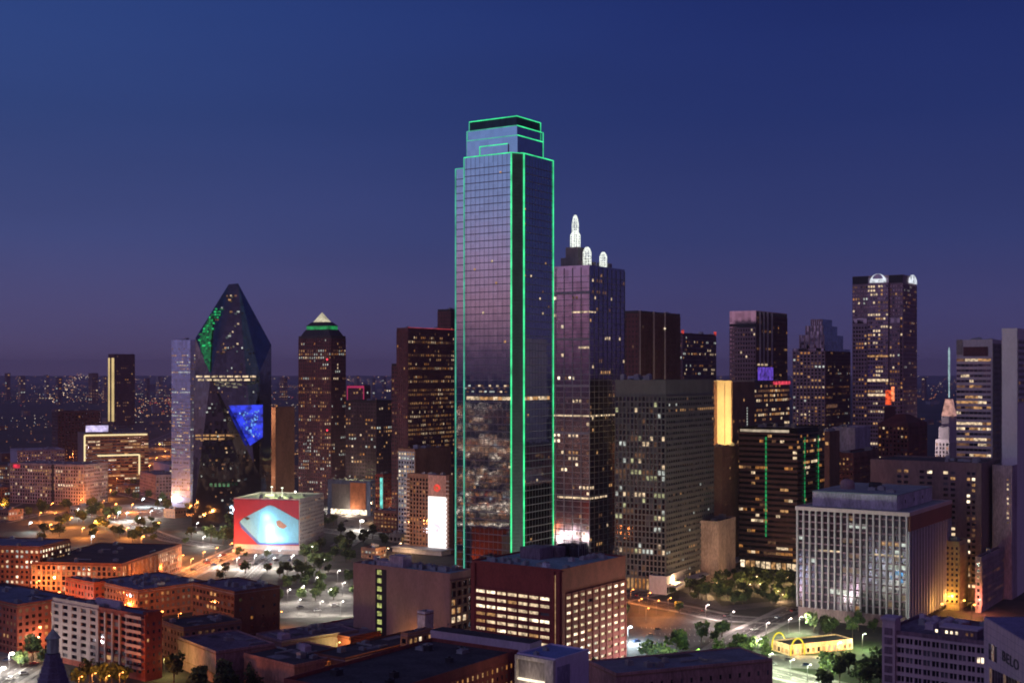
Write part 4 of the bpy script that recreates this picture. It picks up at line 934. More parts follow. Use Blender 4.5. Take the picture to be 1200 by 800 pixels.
low('brick_warehouse', 'red brick building with blue roof at the left edge', 20, 672, 709, -60, 87, BRK2, BLUER, 40, (.15, .10)).done()
low('brick_warehouse', 'orange brick block with bright upper windows and teal-blue roof at the left edge', 46, 872, 641, -90, 82, BRK, BLUER, 10, (.3, .32), n=8, kinds=MIX2).done()
t = low('long_brick_building', 'long brick building with broad black roof and arcaded street front', 143, 862, 661, 37, 212, BRK, ROOF_D, 8, (.16, .30), n=9, wf=.6, hf=.7, kinds=[W_WARM, W_AMB, W_PALE, W_DIM], fm=wall('light_brick', (.40, .21, .14), .8), rv=.5)
for k in range(8):
    b = MB(); x = 6+k*7; b.box(x, x+.6, -1.6, 0, 0, t.h-1); b.build('buttress', TAN, t.o)
t.done()
t = low('brick_warehouse', 'wide brick warehouse with cluttered blue-grey roof in the lower left', 162, 770, 692, 108, 242, BRK, BLUER, 44, (.08, .20), n=26, kinds=MIX3); t.done()
low('brick_warehouse', 'small red brick wing at the left end of the wide warehouse', 110, 792, 683, 77, 124, BRK2, ROOFP, 40, (.0, .0), n=2).done()
t = low('brick_warehouse', 'plain orange brick block with an open top storey on its left side', 275, 700, 694, 226, 328, BRK, ROOFP, 46, (.12, None), n=8, wf=.7)
t.face('R', .8, t.h-1.2, 7, 5, .2, .3, .15, m=None, lit=.05, kinds=MIX3); t.done()
t = low('brick_warehouse', 'low dim brick building with yellow-lit side wall', 215, 655, 736, 189, 283, TAN, ROOF_D, 50, (.05, .08), n=4); t.done()
t = low('low_building', 'windowless pinkish block with plum roof at the bottom left of centre', 253, 612, 764, 209, 322, wall('pink_stucco', (.42, .25, .25), .8), ROOFP, 52, (None, None), n=2); t.done()
t = low('low_building', 'flat-roofed block with orange-lit parapet wall at the bottom', 345, 590, 780, 286, 418, wall('peach_stucco', (.46, .22, .15), .8), ROOF_D, 42, (None, None), n=3)
for a in (.62, .68): t.cells.append(('R', t.WB*a, t.h-5.5, 1.6, 1.2, glow('yellow_lamp', (1, .85, .05), 1.3, .3), 0, 0, 5))
t.units(2, t.h, t.WB*.55, t.WB*.75, t.WA*.5, t.WA*.9, m=LILAC); t.done()
t = low('low_building', 'low plum-roofed block behind the orange-lit parapet', 330, 650, 752, 300, 420, ROSE, ROOFP, 50, (None, None), n=8); t.units(3, t.h, 2, 12, 2, 12, m=LILAC); t.done()
t = low('low_building', 'broad low building with dark plum roof in front of the tan block', 410, 665, 747, 352, 480, BRK2, ROOFP, 40, (None, .04), n=4, pitch=6); t.done()
t = low('low_building', 'long low wing with amber-lit arcade along its courtyard side', 404, 600, 772, None, 507, BRK, ROOF_D, 37, (None, .85), n=3, pitch=3.4, fl=4.0, wf=.66, hf=.62, kinds=[W_WARM, W_AMB, W_WARM, W_BR], rv=.8, WA=20)
for k in range(9): point((3+k*4.6, -3.2, t.h-5), (1, .50, .12), 420, .3, t.o)
t.done()
t = low('gatehouse', 'small white-framed lantern room with amber windows beside the amber-lit wing', 478, 618, 743, 470, 506, TAN, ROOFP, 40, (.5, .9), n=0, pitch=3.4, fl=4.0, wf=.6, hf=.6, kinds=[W_WARM, W_BR, W_WARM], rv=.5, cat='small building'); t.done()
t = low('blank_wall_tower', 'narrow pale windowless stair tower in front of the tan block', 498, 634, 718, 489, 508, wall('grey_stucco', (.55, .55, .62), .8), ROOF_L, 40, (None, None), n=0, cat='stair tower'); t.cells = []

# bottom centre: big black-roofed building with lilac penthouse wall
t = Bld('flat_roofed_building', 'large black-roofed brick building with lilac end wall at the bottom centre edge', 440, 470, 818, None, None, 34, 'building', WA=45, WB=92)
t.body(BRK2, roof=ROOF_D, parapet=1.4); W, A = t.WB, t.WA
t.face('R', 1, t.h-2.2, 3.4, 3.8, .36, .5, .3, m=BRK2, lit=.72, kinds=[W_WARM, W_AMB, W_DIM, W_WARM])
b = MB(); b.box(W+.1, W+9, -6, A+1, 0, t.h+4.5); b.build('lilac_end_wall', LILAC, t.o)
b = MB(); b.box(W+.6, W+8.5, -5.5, A+.5, t.h+4.5, t.h+4.8); b.build('end_roof', ROOF_D, t.o)
for k in range(5):
    b = MB(); x, y = W+1+t.rv.random()*2, A*(.12+.18*k); b.tube((x, y, t.h+4.5), (x, y, t.h+7.7), .08, 5); b.tube((x-.6, y, t.h+7.1), (x+.6, y, t.h+7.1), .05, 4); b.tube((x, y, t.h+7.4), (x+.5, y+.3, t.h+7.9), .22, 6); b.build('antenna', BLK, t.o)
t.units(9, t.h, smax=4, hmax=2.0, m=BLK); t.units(3, t.h, W*.75, W-1, A*.1, A*.9, m=STEEL); t.done()
t = Bld('loading_building', 'lilac block with blue roof and lit open loading bay at the bottom centre', 651, 520, 773, 606, 690, 38, 'building')
t.body(wall('lilac_bright', (.66, .58, .78), .8, .1), roof=wall('roof_royal', (.17, .24, .50), .8, .2), parapet=.5); W, A = t.WB, t.WA; zz = t.h
b = MB(); b.box(-1.6, 0, 0, A, zz-1.5, zz); b.box(-1.6, 0, 0, 4.2, zz-20, zz-1.5); b.box(-1.6, 0, A-.8, A, zz-20, zz-1.5); b.box(-1.6, 0, 4.2, A-.8, zz-20, zz-10); b.build('bay_frame', wall('bay_cream', (.58, .52, .48), .8), t.o)
t.strip('L', 4.2, A-.8, zz-10, zz-1.5, .04, wall('bay_wall', (.26, .23, .24), .8), 'bay_wall')
b = MB(); b.box(-1.4, -.3, 4.6, A-1.2, zz-9.9, zz-9.2); b.build('bay_light', glow('bay_glow', (1, .86, .62), 1.6, .2, .5, sample=True), t.o); point((-7, A*.6, zz-7), (1, .82, .58), 1300, .5, t.o)
t.strip('R', 1, W*.42, zz-14, zz-3, .08, wall('shade_panel', (.30, .26, .42), .8), 'recessed_panel'); t.units(2, t.h, smax=1.6, hmax=1)
t = low('low_building', 'very low building with long dark blue roof along the bottom edge', 722, 560, 790, 690, 905, wall('pink_stucco', (.42, .25, .25), .8), BLUER, 68, (None, .0), n=4, pitch=5, fl=9, wf=.25, hf=.3); t.done()

# right: hotel facade and sloped-wall building
t = Bld('apartment_building', 'white-gridded apartment block with balconies at the lower right', 1155, 480, 754, 1036, None, 37, 'apartment building', WB=38)
t.body(wall('plum_wall', (.20, .13, .17), .8), roof=ROOFP, parapet=1); W, A = t.WB, t.WA
t.face('L', 2, t.h-.5, nx=10, nz=12, wf=.78, hf=.62, rv=.5, rh=1.0, m=wall('mauve_frame', (.58, .43, .47), .7, .1), a0=0, a1=A-5, lit=.05, kinds=[W_BR, W_DIM, W_PALE])
t.face('L', 2, t.h-.5, nx=20, nz=12, wf=.8, hf=.3, rv=.2, rh=.2, m=wall('mauve_frame', (.58, .43, .47), .7, .1), a0=.1, a1=A-5.1, lit=0, dark=False, spans=False)
b = MB(); b.box(-2, 4, A-5, A, 0, t.h+5); b.build('stair_tower', wall('mauve_frame', (.58, .43, .47), .7, .1), t.o)
b = MB()
for j in range(13): b.box(-2.3, -2.0, A-4, A-1, 2+j*3.6, 4.6+j*3.6)
b.build('tower_louvres', wall('plum_wall', (.20, .13, .17), .8), t.o)
b = MB(); b.box(-2.6, 4.6, A-5.5, A+.5, t.h+5, t.h+6); b.build('tower_cap', LILAC, t.o)
b = MB(); b.box(5, 12, A*.12, A*.48, t.h, t.h+3.2); b.build('penthouse', wall('plum_wall', (.20, .13, .17), .8), t.o)
b = MB(); b.box(4.6, 12.4, A*.12-.4, A*.48+.4, t.h+3.2, t.h+3.8); b.build('penthouse_roof', LILAC, t.o)
for k in range(8):
    if k in (0, 1, 3, 4, 5, 7): t.cells.append(('L', A*.17+k*1.9, t.h+1.7, .9, 1.1, W_BR if k > 2 else W_DIM, 5, 0, 6))
b = MB(); b.box(16, 20, A*.3, A*.38, t.h, t.h+3); b.build('chimney', RBR, t.o)
t.units(12, t.h, x0=14, y0=A*.4, smax=4, hmax=2.5, m=LILAC); t.units(6, t.h, x0=14, smax=3, m=STEEL); t.done()
t = Bld('lettered_building', 'lilac building with dark wall lettering in the lower right corner', 1275, 360, 800, 1153, None, 93, 'building', WB=40, h=61)
t.body(wall('lilac_panel', (.56, .42, .46), .8, .12), roof=wall('roof_indigo', (.20, .18, .32), .85), parapet=0); W, A = t.WB, t.WA
b = MB(); 
for j in range(1, 8): b.box(-.04, .0, .2, A-.2, t.h-j*2.6, t.h-j*2.6+.06)
for k in range(1, 26): b.box(-.04, .0, A-k*3.6, A-k*3.6+.06, 4, t.h-.2)
b.build('panel_joints', wall('joint', (.22, .18, .24), .8), t.o)
def wz(u, v): a = t.sL(u); return a, H-(v-HV)*(t.D+a*sin(t.th))/F
for k in range(3): a, z = wz(1160+3.4*k, 763+1.5*k); t.cells.append(('L', a, z, 2.6, 5.4, DARK if k != 1 else W_DIM, 0, 0, 6))
for k in range(12): a, z = wz(1161+3.3*k, 791+1.6*k); t.cells.append(('L', a, z, 2.6, 5.0, DARK if k % 5 else W_DIM, 0, 0, 3))
t.done()
tx = bpy.data.curves.new('wall_lettering', 'FONT'); tx.body = 'BELO'; tx.size = 4.6; tx.extrude = .1; tx.align_x = 'CENTER'; tx.offset = .05; tx.space_character = 1.15
o = bpy.data.objects.new('wall_lettering', tx); COL.objects.link(o); bpy.context.view_layer.update()
me = bpy.data.meshes.new_from_object(o.evaluated_get(bpy.context.evaluated_depsgraph_get())); bpy.data.objects.remove(o)
o = bpy.data.objects.new('wall_lettering', me); COL.objects.link(o); o.parent = t.o; me.materials.clear(); me.materials.append(wall('letter_dark', (.05, .035, .06), .6))
a, z = wz(1184.5, 779); o.location = (-.2, a, z); o.rotation_euler = (pi/2, 0, -pi/2); o.scale = (1.4, 1, 1)
# text reads from the far end towards the viewer on this wall

# billboard building
t = Bld('billboard_building', 'low building whose front carries a huge red banner of a blue tablet', 351, 1040, 586, 273, 376, 27, 'building', )
# front face turned almost square to the viewer
c_ = at(351, 1058)
bpy.data.objects.remove(t.o)
t = Bld('billboard_building', 'low building whose front carries a huge red banner of a blue tablet', 351, 1050, 586, 274, 379, 12, 'building')
W, A = t.WB, t.WA
t.body(PAL, roof=wall('roof_pale_green', (.40, .44, .34), .85, .3, .05, streak=False), parapet=1)
t.face('R', 1, t.h-1, 3.4, 3.2, .7, .5, .4, .3, PAL, lit=.1, kinds=MIX3)
zt, zb = t.zv(586), t.zv(639)
t.strip('L', .3, A-.3, zb, zt, .7, wall('banner_red', (.30, .035, .065), .7, .08, .05), 'red_banner', depth=.6)
def Lpt(u, v): return (t.sL(u), None, v)
def banner_poly(name, pts, out, m):
    b = MB(); k = 0
    for (u, v) in pts:
        a = t.sL(u); Dl = t.D+a*sin(t.th); b.v.append((-out, a, H-(v-HV)*Dl/F))
    n = len(pts)
    for (u, v) in pts:
        a = t.sL(u); Dl = t.D+a*sin(t.th); b.v.append((-out+.08, a, H-(v-HV)*Dl/F))
    b.f.append(tuple(range(n))); b.f.append(tuple(range(2*n-1, n-1, -1))); b.m += [0, 0]
    for i in range(n): j = (i+1) % n; b.f.append((i, n+i, n+j, j)); b.m.append(0)
    return b.build(name, m, t.o)
EDGE = wall('print_blue_edge', (.05, .14, .50), .6, .1); BLUE = wall('print_blue', (.16, .50, .72), .6, .1)
banner_poly('tablet_print', [(281, 612), (283, 618), (303, 637.5), (350.5, 637.5), (350.5, 633), (306, 633), (283, 609)], .80, EDGE)
banner_poly('tablet_print', [(282, 610.5), (286, 606.5), (313, 592.5), (317, 591.5), (321, 592.5), (350.5, 609), (350.5, 635.5), (305, 635.5), (284, 614)], .90, BLUE)
banner_poly('lens_print', [(286.5, 606), (290, 605), (294, 607), (290, 609)], 1.0, BLK)
banner_poly('ornament_print', [(324, 610), (328, 609), (337, 616), (333, 619), (328, 618), (325, 615)], 1.0, BRN)
a = t.sL(318)
for (u, v, p) in ((317, 620, 6500), (318, 632, 9000), (313, 607, 3200), (330, 632, 2200)):
    aa = t.sL(u); point((-4.5, aa, t.zv(v)), (.72, .93, 1), p, .3, t.o)
b = MB()
for u in (314, 318, 330): b.tube((-.3, t.sL(u), 3.5), (-4.5, t.sL(u), 3.0), .12, 5); b.box(-5, -4, t.sL(u)-.6, t.sL(u)+.6, 2.7, 3.4)
b.build('banner_floodlights', glow('banner_flood', (.8, .95, 1), 3, 0), t.o)
point((-12, A*.2, zb+9), (1, .72, .7), 1700, 1, t.o); point((-12, A*.88, zb+9), (1, .72, .7), 1500, 1, t.o)
b = MB(); b.box(-3.5, 0, 0, A, 0, 3.0); b.build('entrance_canopy', ROOF_L, t.o)
point((W*.35, A*.4, t.h+7), (.9, 1, .5), 16000, .5, t.o); point((W*.7, A*.7, t.h+6), (1, .95, .6), 16000, .5, t.o)
b = MB()
for x, y, hh in ((.35, .4, 7), (.7, .7, 6)): b.tube((W*x, A*y, t.h), (W*x, A*y, t.h+hh), .1, 5); b.box(W*x-.7, W*x+.7, A*y-.7, A*y+.7, t.h+hh+.6, t.h+hh+1.2)
b.build('roof_light_masts', glow('roof_flood', (.95, 1, .75), 3, 0), t.o)
t.units(9, t.h, smax=4, hmax=2); t.done()

# low building with grey and orange mural panels
t = low('mural_building', 'low block with grey and orange wall panels and blue upper band', 434, 1330, 564, 384, 441, wall('blue_band', (.18, .24, .40), .8), wall('roof_yellow', (.50, .46, .25), .85, .3), 24, (None, .1), n=6)
t.strip('L', t.sL(410), t.sL(389), 6, t.zv(568), .5, GRY, 'grey_panel'); t.strip('L', t.sL(429), t.sL(410.5), 6, t.zv(566), .5, wall('orange_panel', (.62, .24, .12), .8, .3, .3), 'orange_panel')
t.strip('L', t.sL(430), t.sL(388), .5, 5.6, .5, W_BR, 'lit_base'); point((-9, t.WA*.4, 3), (1, .8, .6), 9000, .6, t.o); point((t.WB*.5, t.WA*.5, t.h+8), (1, .9, .5), 8000, .6, t.o); t.done()
t = low('low_building', 'small dark red block with teal corner light right of the mural block', 449, 1300, 556, 440, 462, RBR, ROOF_D, 33, (.1, .1), n=2)
t.strip('L', 0, 3.4, 3, t.h-3, .6, glow('teal_sign', (.2, .9, .8), .9, .6, .2), 'teal_sign'); t.done()
t = low('low_building', 'low yellow-roofed garage above the mural block', 470, 1480, 541, 400, 500, TAN, wall('roof_yellow', (.50, .46, .25), .85, .3), 40, (.2, .1), n=4); point((20, 20, t.h+10), (1, .85, .4), 16000, .6, t.o); t.done()
t = low('low_building', 'low orange-lit hall between the parking lights and the banner hotel', 474, 1180, 600, 438, 490, BRK, ROOF_M, 30, (.3, .2), n=4); t.done()
t = low('office_block', 'blue-grey low wing left of the hotel with the bright banner', 478, 1180, 548, 470, 500, wall('bluegrey', (.42, .46, .56), .7), ROOF_M, 33, (.2, .2), n=3, kinds=MIX2); t.done()

# neon-outlined building and its neighbours on the left
NW = glow('outline_light', (1, .80, .42), 1.15, .15, .05, sample=True)
t = Bld('neon_outlined_building', 'office block outlined with two stepped frames of warm white light', 98, 1640, 509, 91, 174, 66, 'office building')
t.body(wall('dusk_wall', (.24, .17, .16), .8), roof=ROOF_M); W, A = t.WB, t.WA
t.face('R', 2, t.h-3, 5, 4, .9, .45, .3, .6, TAN, lit=.15, kinds=[W_WARM, W_PALE, W_DIM], dark=True, piers=False)
def line(x0, z0, x1, z1, out=2.2, r=1.0): b = MB(); b.tube((x0, -out, z0), (x1, -out, z1), r, 6); b.build('light_line', NW, t.o)
line(1, t.zv(540), 1, t.zv(510)); line(1, t.zv(510), W-2, t.zv(510))
line(t.sR(114), t.zv(534), t.sR(163), t.zv(534)); line(t.sR(163), t.zv(534), t.sR(163), t.zv(557)); line(t.sR(163), t.zv(557), t.sR(178), t.zv(557))
b = MB(); b.box(2, W*.45, 4, 6, t.h, t.h+3); b.build('sign_frame', BLK, t.o); b = MB(); b.box(3, W*.38, 3.4, 3.9, t.h+3, t.h+11); b.build('roof_sign', glow('sign_violet', (.72, .62, 1), 1.0, .5, .15), t.o)
t.units(4, t.h); t.done()
t = low('gridded_block', 'long grid-fronted office block with a red roof sign at far left', 98, 1430, 545, 12, 126, wall('grid_pink', (.42, .33, .34), .8), ROOF_M, 20, (.10, .12), n=6, pitch=3.4, fl=4, wf=.6, hf=.6, kinds=[W_PALE, W_WARM, W_DIM], rv=.6)
t.strip('L', t.sL(64), t.sL(61), 0, t.h, 1.0, BLK, 'dark_slot'); t.strip('L', t.sL(24), t.sL(16), t.h-5, t.h-1, .9, glow('red_sign2', (1, .04, .08), .8, .5, .2), 'red_sign')
for k in range(7): t.cells.append(('L', t.sL(87)+k*3.4, t.zv(569), 3, 2, W_BR, 0, 0, 5))
t.done()
t = low('low_building', 'blank-walled low hall with bluish upper storey below the pale residential tower', 183, 1500, 557, 164, 226, ROSE, ROOF_M, 60, (.1, .1), n=5); t.done()
t = low('low_building', 'small lilac block behind the blank-walled hall', 198, 1560, 545, 180, 224, LILAC, ROOF_L, 60, (None, .3), n=3, kinds=MIX2); t.done()
t = low('office_block', 'blue-grey flat block behind the grid-fronted office at left', 20, 1700, 528, 12, 76, LILAC, ROOF_L, 60, (None, .15), n=3, kinds=MIX1); t.done()
t = low('office_tower', 'dim purple tower standing above the grid-fronted office at left', 68, 2050, 482, 61, 118, MAR, ROOF_D, 55, (.02, .03), n=2, pitch=5, fl=5); t.done()

# arched fast-food restaurant
t = Bld('restaurant', 'small orange-lit restaurant with two yellow arches by the lawn', 918, 640, 758, 912, 1008, 66, 'restaurant')
t.o.location = (*gp(925, 768), 0); t.D = gp(925, 768)[1]; t.x0 = t.o.location.x; t.WB = 40; t.WA = 14; t.h = 5.0
t.body(wall('ochre_wall', (.62, .36, .20), .8), roof=ROOF_D, parapet=.6); t.face('R', .3, 4.2, 3.2, 4, .55, .6, .3, m=wall('ochre_wall', (.62, .36, .20), .8), lit=.85, kinds=[W_WARM, W_AMB, W_PALE], rowvar=0)
t.face('L', .3, 4.2, 3.2, 4, .55, .6, .3, m=wall('ochre_wall', (.62, .36, .20), .8), lit=.85, kinds=[W_WARM, W_AMB], rowvar=0)
YA = glow('arch_yellow', (1, .82, .02), 1.0, .15, .3, sample=True)
for y in (-1.2, 15.2):
    b = MB(); P = [(3.0+4.3*(1-cos(pi*i/14)), 0.2+8.6*sin(pi*i/14)**.75) for i in range(15)]
    for i in range(14): b.tube((P[i][0]-3, y, P[i][1]), (P[i+1][0]-3, y, P[i+1][1]), .38, 6)
    b.build('yellow_arch', YA, t.o)
for x in (4, 14, 24, 34): point((x, -3.4, 3.4), (1, .58, .20), 2200, .3, t.o)
t.done()

# clock turret roof at lower left (slated cone with lantern)
t = empty('turret', 'dark banded conical turret roof with a pale lantern at lower left', 'turret', (*at(62, 420), 0)); z = lambda v: H-(v-HV)*420/F
b = MB(); b.lathe([(8, 0), (8, z(822))], 8); b.build('shaft', BRK2, t)
b = MB(); prof = [(8.6, z(822))]
for k in range(8): v = 820-k*7; r = 6.9-k*.62; prof += [(r, z(v)), (r-.12, z(v-6)), (r-.5, z(v-6))]
b.lathe(prof, 8); b.build('cone_roof', wall('slate', (.16, .14, .22), .6, .3, .4), t)
b = MB(); b.lathe([(2.0, z(764)), (2.0, z(748)), (2.5, z(747)), (1.8, z(744)), (.3, z(737)), (0.1, z(732))], 8); b.build('lantern', wall('pale_green_stone', (.35, .42, .36), .7), t)

# ------------------------------------------------------------------ elevated rows of far low buildings
FARM = [wall('far_brick', (.22, .12, .11), .9), wall('far_tan', (.34, .27, .24), .9), wall('far_grey', (.30, .29, .33), .9), wall('far_plum', (.16, .11, .15), .9)]
def far_block(u, v, wpx, hpx, th, label, group=None, name='far_building', lit=.25, kinds=MIX1):
    x, D = gp(u, v); hh = hpx*D/F; w = wpx*D/F*.8; t = Bld(name, label, u, D, 0, None, None, th, 'building', WA=w*.6, WB=w, h=hh, group=group)
    m = R.choice(FARM); t.body(m, roof=R.choice([ROOF_D, ROOF_M]), parapet=0)
    s = max(3.5, D/F*2.6)
    for side in 'LR': t.face(side, 0, hh-.5, s*1.3, s*1.2, .5, .4, .1, m=None, lit=lit, kinds=kinds, dark=False, piers=False, spans=False)
    t.done(8); return t
FAR = []
def far_words(u):
    for lim, w in ((55, 'at the far left edge of the view'), (125, 'left of the far tower with the yellow strip'), (200, 'between the yellow-striped far tower and the pale residential tower'),
                   (352, 'between the prism tower and the pyramid tower'), (462, 'right of the pyramid tower'), (1096, 'right of the arch tower'), (9999, 'behind the banded tower at the right')):
        if u < lim: return 'low far building '+w, 'low buildings '+w
R2 = random.Random(77)
for k in range(95):
    u = R2.uniform(-20, 460) if k % 4 else R2.uniform(1070, 1220); v = 446+R2.random()**1.5*95
    if v > 500 and u > 1060: v = 446+R2.random()*40
    D = gp(u, v)[1]
    wpx = R2.uniform(8, 34)*(.6+.6*(v-440)/100); hpx = R2.uniform(1.2, 4.5)*(.7+(v-440)/70)+ (4 if R2.random() < .08 else 0)
    FAR.append((u, far_block(u, v, wpx, hpx, R2.choice([20, 33, 45, 60, 70]), *far_words(u), lit=R2.choice([.05, .15, .3, .5]), kinds=R2.choice([MIX1, MIX2, MIX3]))))
for k, (u, vt, w_, D) in enumerate([(8, 434, 10, 7000), (24, 437, 14, 6500), (54, 436, 9, 7400), (68, 439, 12, 6000), (108, 434, 18, 6200), (122, 438, 8, 7000), (186, 438, 12, 7600), (172, 440, 9, 6400), (332, 439, 14, 7000), (418, 437, 10, 7300), (436, 440, 12, 6200), (450, 438, 8, 7500), (1084, 439, 10, 7000)]):
    x, y = at(u, D); w = w_*D/F*.45; t = Bld('far_building', 'mid-rise block standing on the far horizon '+['at the left edge', 'second from the left edge', 'third from the left edge', 'fourth from the left edge', 'just left of the yellow-striped tower', 'touching the yellow-striped tower', 'left of the pale residential tower', 'right of the yellow-striped tower', 'right of the prism tower', 'right of the pyramid tower', 'above the dark block', 'left of the maroon tower', 'right of the arch tower'][k], u, D, vt+3, None, None, 40, 'building', WA=w, WB=w)
    t.body(FARM[k % 4], roof=ROOF_D, parapet=0)
    for side in 'LR': t.face(side, 0, t.h-2, 16, 14, .5, .4, .1, m=None, lit=.3, kinds=MIX1, dark=False, piers=False, spans=False)
    t.done(12)
# mid-distance blocks filling the streets between the named ones
MID = [(18, 566, 40, 20), (-5, 590, 46, 18), (150, 578, 30, 9), (205, 607, 26, 10), (386, 545, 24, 22), (400, 528, 40, 14), (452, 574, 26, 14), (352, 560, 20, 14), (250, 598, 28, 9), (10, 610, 30, 12), (95, 602, 26, 8),
       (700, 640, 40, 40), (1020, 600, 30, 40), (860, 620, 26, 50), (1090, 560, 26, 20), (470, 636, 24, 10), (440, 655, 30, 12), (395, 578, 26, 9), (230, 560, 20, 12), (60, 640, 30, 9), (338, 610, 14, 8)]
MIDL = ['pale lit block left of the neon-outlined building', 'orange-lit shed at the far left behind the brick rows', 'low lit shop below the neon-outlined building', 'dim flat building left of the billboard', 'dark block right of the pyramid tower foot', 'dim low garage above the mural block',
        'plain block right of the mural block', 'dark block between the pyramid tower and slab tower', 'low block behind the billboard roof', 'low shed in front of the grid-fronted office', 'small shed left of the round trees by the billboard', 'dark block between the spire tower foot and the grid block',
        'dim block under the lilac block', 'dark low block behind the plaza trees', 'dim block at the foot of the setback tower', 'low block left of the banner hotel podium', 'flat hall left of the tan block', 'small block at the pyramid tower foot', 'dim low block right of the pale residential tower', 'low flat brick building behind the black-roofed arcade building', 'low block at the left foot of the dark block']
for (u, v, w_, h_), lb in zip(MID, MIDL):
    if u in (700, 60): continue
    x, D = gp(u, v); t = Bld('low_building', lb, u, D, 0, None, None, R.choice([30, 33, 50]), 'building', WA=w_*D/F*.7, WB=w_*D/F*.7, h=h_*D/F)
    t.body(R.choice([BRK2, ROSE, GRY, TAN, BRN]), roof=R.choice([ROOF_D, ROOF_M, ROOFP]), parapet=.6)
    for side in 'LR': t.face(side, .6, t.h-1, 3.8, 3.8, .5, .5, .2, m=GRY if v < 0 else None, lit=.3, kinds=MIX1)
    t.units(3, t.h, smax=3.5); t.done(30)

# ------------------------------------------------------------------ distant lights
LM = [glow('far_warm', (1, .55, .25), 1.0, 0), glow('far_pale', (1, .82, .62), 1.1, 0), glow('far_orange', (1, .34, .10), .9, 0), glow('far_cool', (.75, .88, 1), 1.0, 0), glow('far_red', (1, .08, .08), .8, 0), glow('far_dim', (.55, .28, .25), .45, 0), glow('far_hot', (1, .72, .45), 2.2, 0)]
def dot(b, x, y, z, s, mi):
    k = len(b.v); b.v += [(x-s, y, z), (x, y-s, z), (x+s, y, z), (x, y+s, z), (x, y, z-s), (x, y, z+s)]
    for i in range(4): b.f += [(k+i, k+(i+1) % 4, k+5), (k+(i+1) % 4, k+i, k+4)]; b.m += [mi, mi]
R3 = random.Random(8); b = MB()
def mi_(): return R3.choices(range(7), [30, 16, 26, 6, 3, 40, 2])[0]
CL = [((R3.uniform(-10, 500) if R3.random() < .75 else R3.uniform(1070, 1215)), 443+R3.random()**1.5*95, R3.uniform(3, 16)) for _ in range(60)]
CL = [c for c in CL if not (c[0] > 600 and c[1] > 490)]
for _ in range(2300):
    cu, cv, cs = CL[int(R3.random()**1.5*len(CL))]; u = cu+R3.gauss(0, cs*2.6); v = cv+R3.gauss(0, cs*.16)
    if R3.random() < .08: u = R3.uniform(-10, 545); v = 441.5+R3.random()**1.6*110
    if v < 441.5 or v > 570: continue
    x, D = gp(u, v); dot(b, x, D, R3.uniform(4, 14), D/F*R3.uniform(.22, .55), mi_())
for _ in range(46):                                # streets of lamps running away
    u0 = R3.uniform(-10, 500) if R3.random() < .8 else R3.uniform(1080, 1210); v0 = 446+R3.random()**1.3*(90 if u0 < 600 else 35); x, y = gp(u0, v0); th = radians(R3.choice([20, 33, 50, -57, -40, -70, 80])); n_ = R3.randint(6, 22); sp = R3.uniform(30, 60)*(y/2500)
    mi = R3.choice([0, 2, 2, 1]); 
    for k in range(n_): xx, yy = x+sin(th)*sp*k, y+cos(th)*sp*k; dot(b, xx+R3.uniform(-4, 4), yy, 9, yy/F*R3.uniform(.3, .55), mi)
for k in range(150): u = 62+R3.gauss(0, 5)+(k/70)*28; v = 472-(k/70)*28+R3.gauss(0, 2); x, D = gp(u, v); dot(b, x, D, 10, D/F*.7, R3.choice([6, 0, 1, 2]))       # bright highway knot
for k in range(110): u = R3.uniform(150, 205); v = R3.uniform(468, 492); x, D = gp(u, v); dot(b, x, D, 10, D/F*.6, R3.choice([4, 0, 1, 2, 2]))
for k in range(420): u = R3.uniform(-10, 1210); v = 441.3+R3.random()**1.5*6; x, D = gp(u, v); dot(b, x, D, 20, D/F*R3.uniform(.3, .65), R3.choice([0, 1, 2, 2, 6]))
tag(b.build('distant_city_lights', LM), kind='stuff')
b = MB()                                            # the part of the town left of and behind the viewer, seen in the mirror glass
def away(d, a, x0=0, y0=730): a = radians(a); return x0+d*sin(a), y0+d*cos(a)
CB = [(R3.uniform(-126, -99), R3.choice([R3.uniform(520, 640), R3.uniform(850, 1100), R3.uniform(1200, 2000), R3.uniform(1200, 2000), R3.uniform(2400, 4200)])) for _ in range(70)]
for _ in range(1300):
    ca, cd = R3.choice(CB); d = cd*(1+R3.gauss(0, .035)); x, y = away(d, ca+R3.gauss(0, 1.5)); dot(b, x, y, R3.uniform(3, 22), (d+750)/F*R3.uniform(.5, 1.2), R3.choices(range(7), [34, 18, 30, 6, 4, 12, 16])[0])
for k in range(46):                                # streets that cross the mirrored view
    d = 430*1.055**k*R3.uniform(.97, 1.03); a0_ = R3.uniform(-127, -108); n_ = R3.randint(8, 40); mi = R3.choice([0, 1, 2, 0, 6])
    for q in range(n_): x, y = away(d, a0_+q*R3.uniform(.28, .36)); dot(b, x, y, 8, (d+750)/F*R3.uniform(.5, .85), mi)
for _ in range(30):
    d = 450+R3.random()*2000; x, y = away(d, R3.uniform(-130, -96)); th = radians(R3.choice([-20, -30, -12, 33])); n_ = R3.randint(14, 34); mi = R3.choice([0, 2, 2, 1, 6])
    for k in range(n_): dot(b, x+sin(th)*14*k, y+cos(th)*14*k, 9, (d+800)/F*.8, mi)
tag(b.build('distant_city_lights', [glow('town_light_%d' % k, c, e, 0) for k, (c, e) in enumerate([((1, .50, .22), 3.4), ((1, .80, .58), 3.6), ((1, .30, .08), 3.2), ((.7, .88, 1), 3.2), ((1, .08, .06), 3), ((.8, .35, .25), 1.6), ((1, .8, .6), 9)])]), kind='stuff')

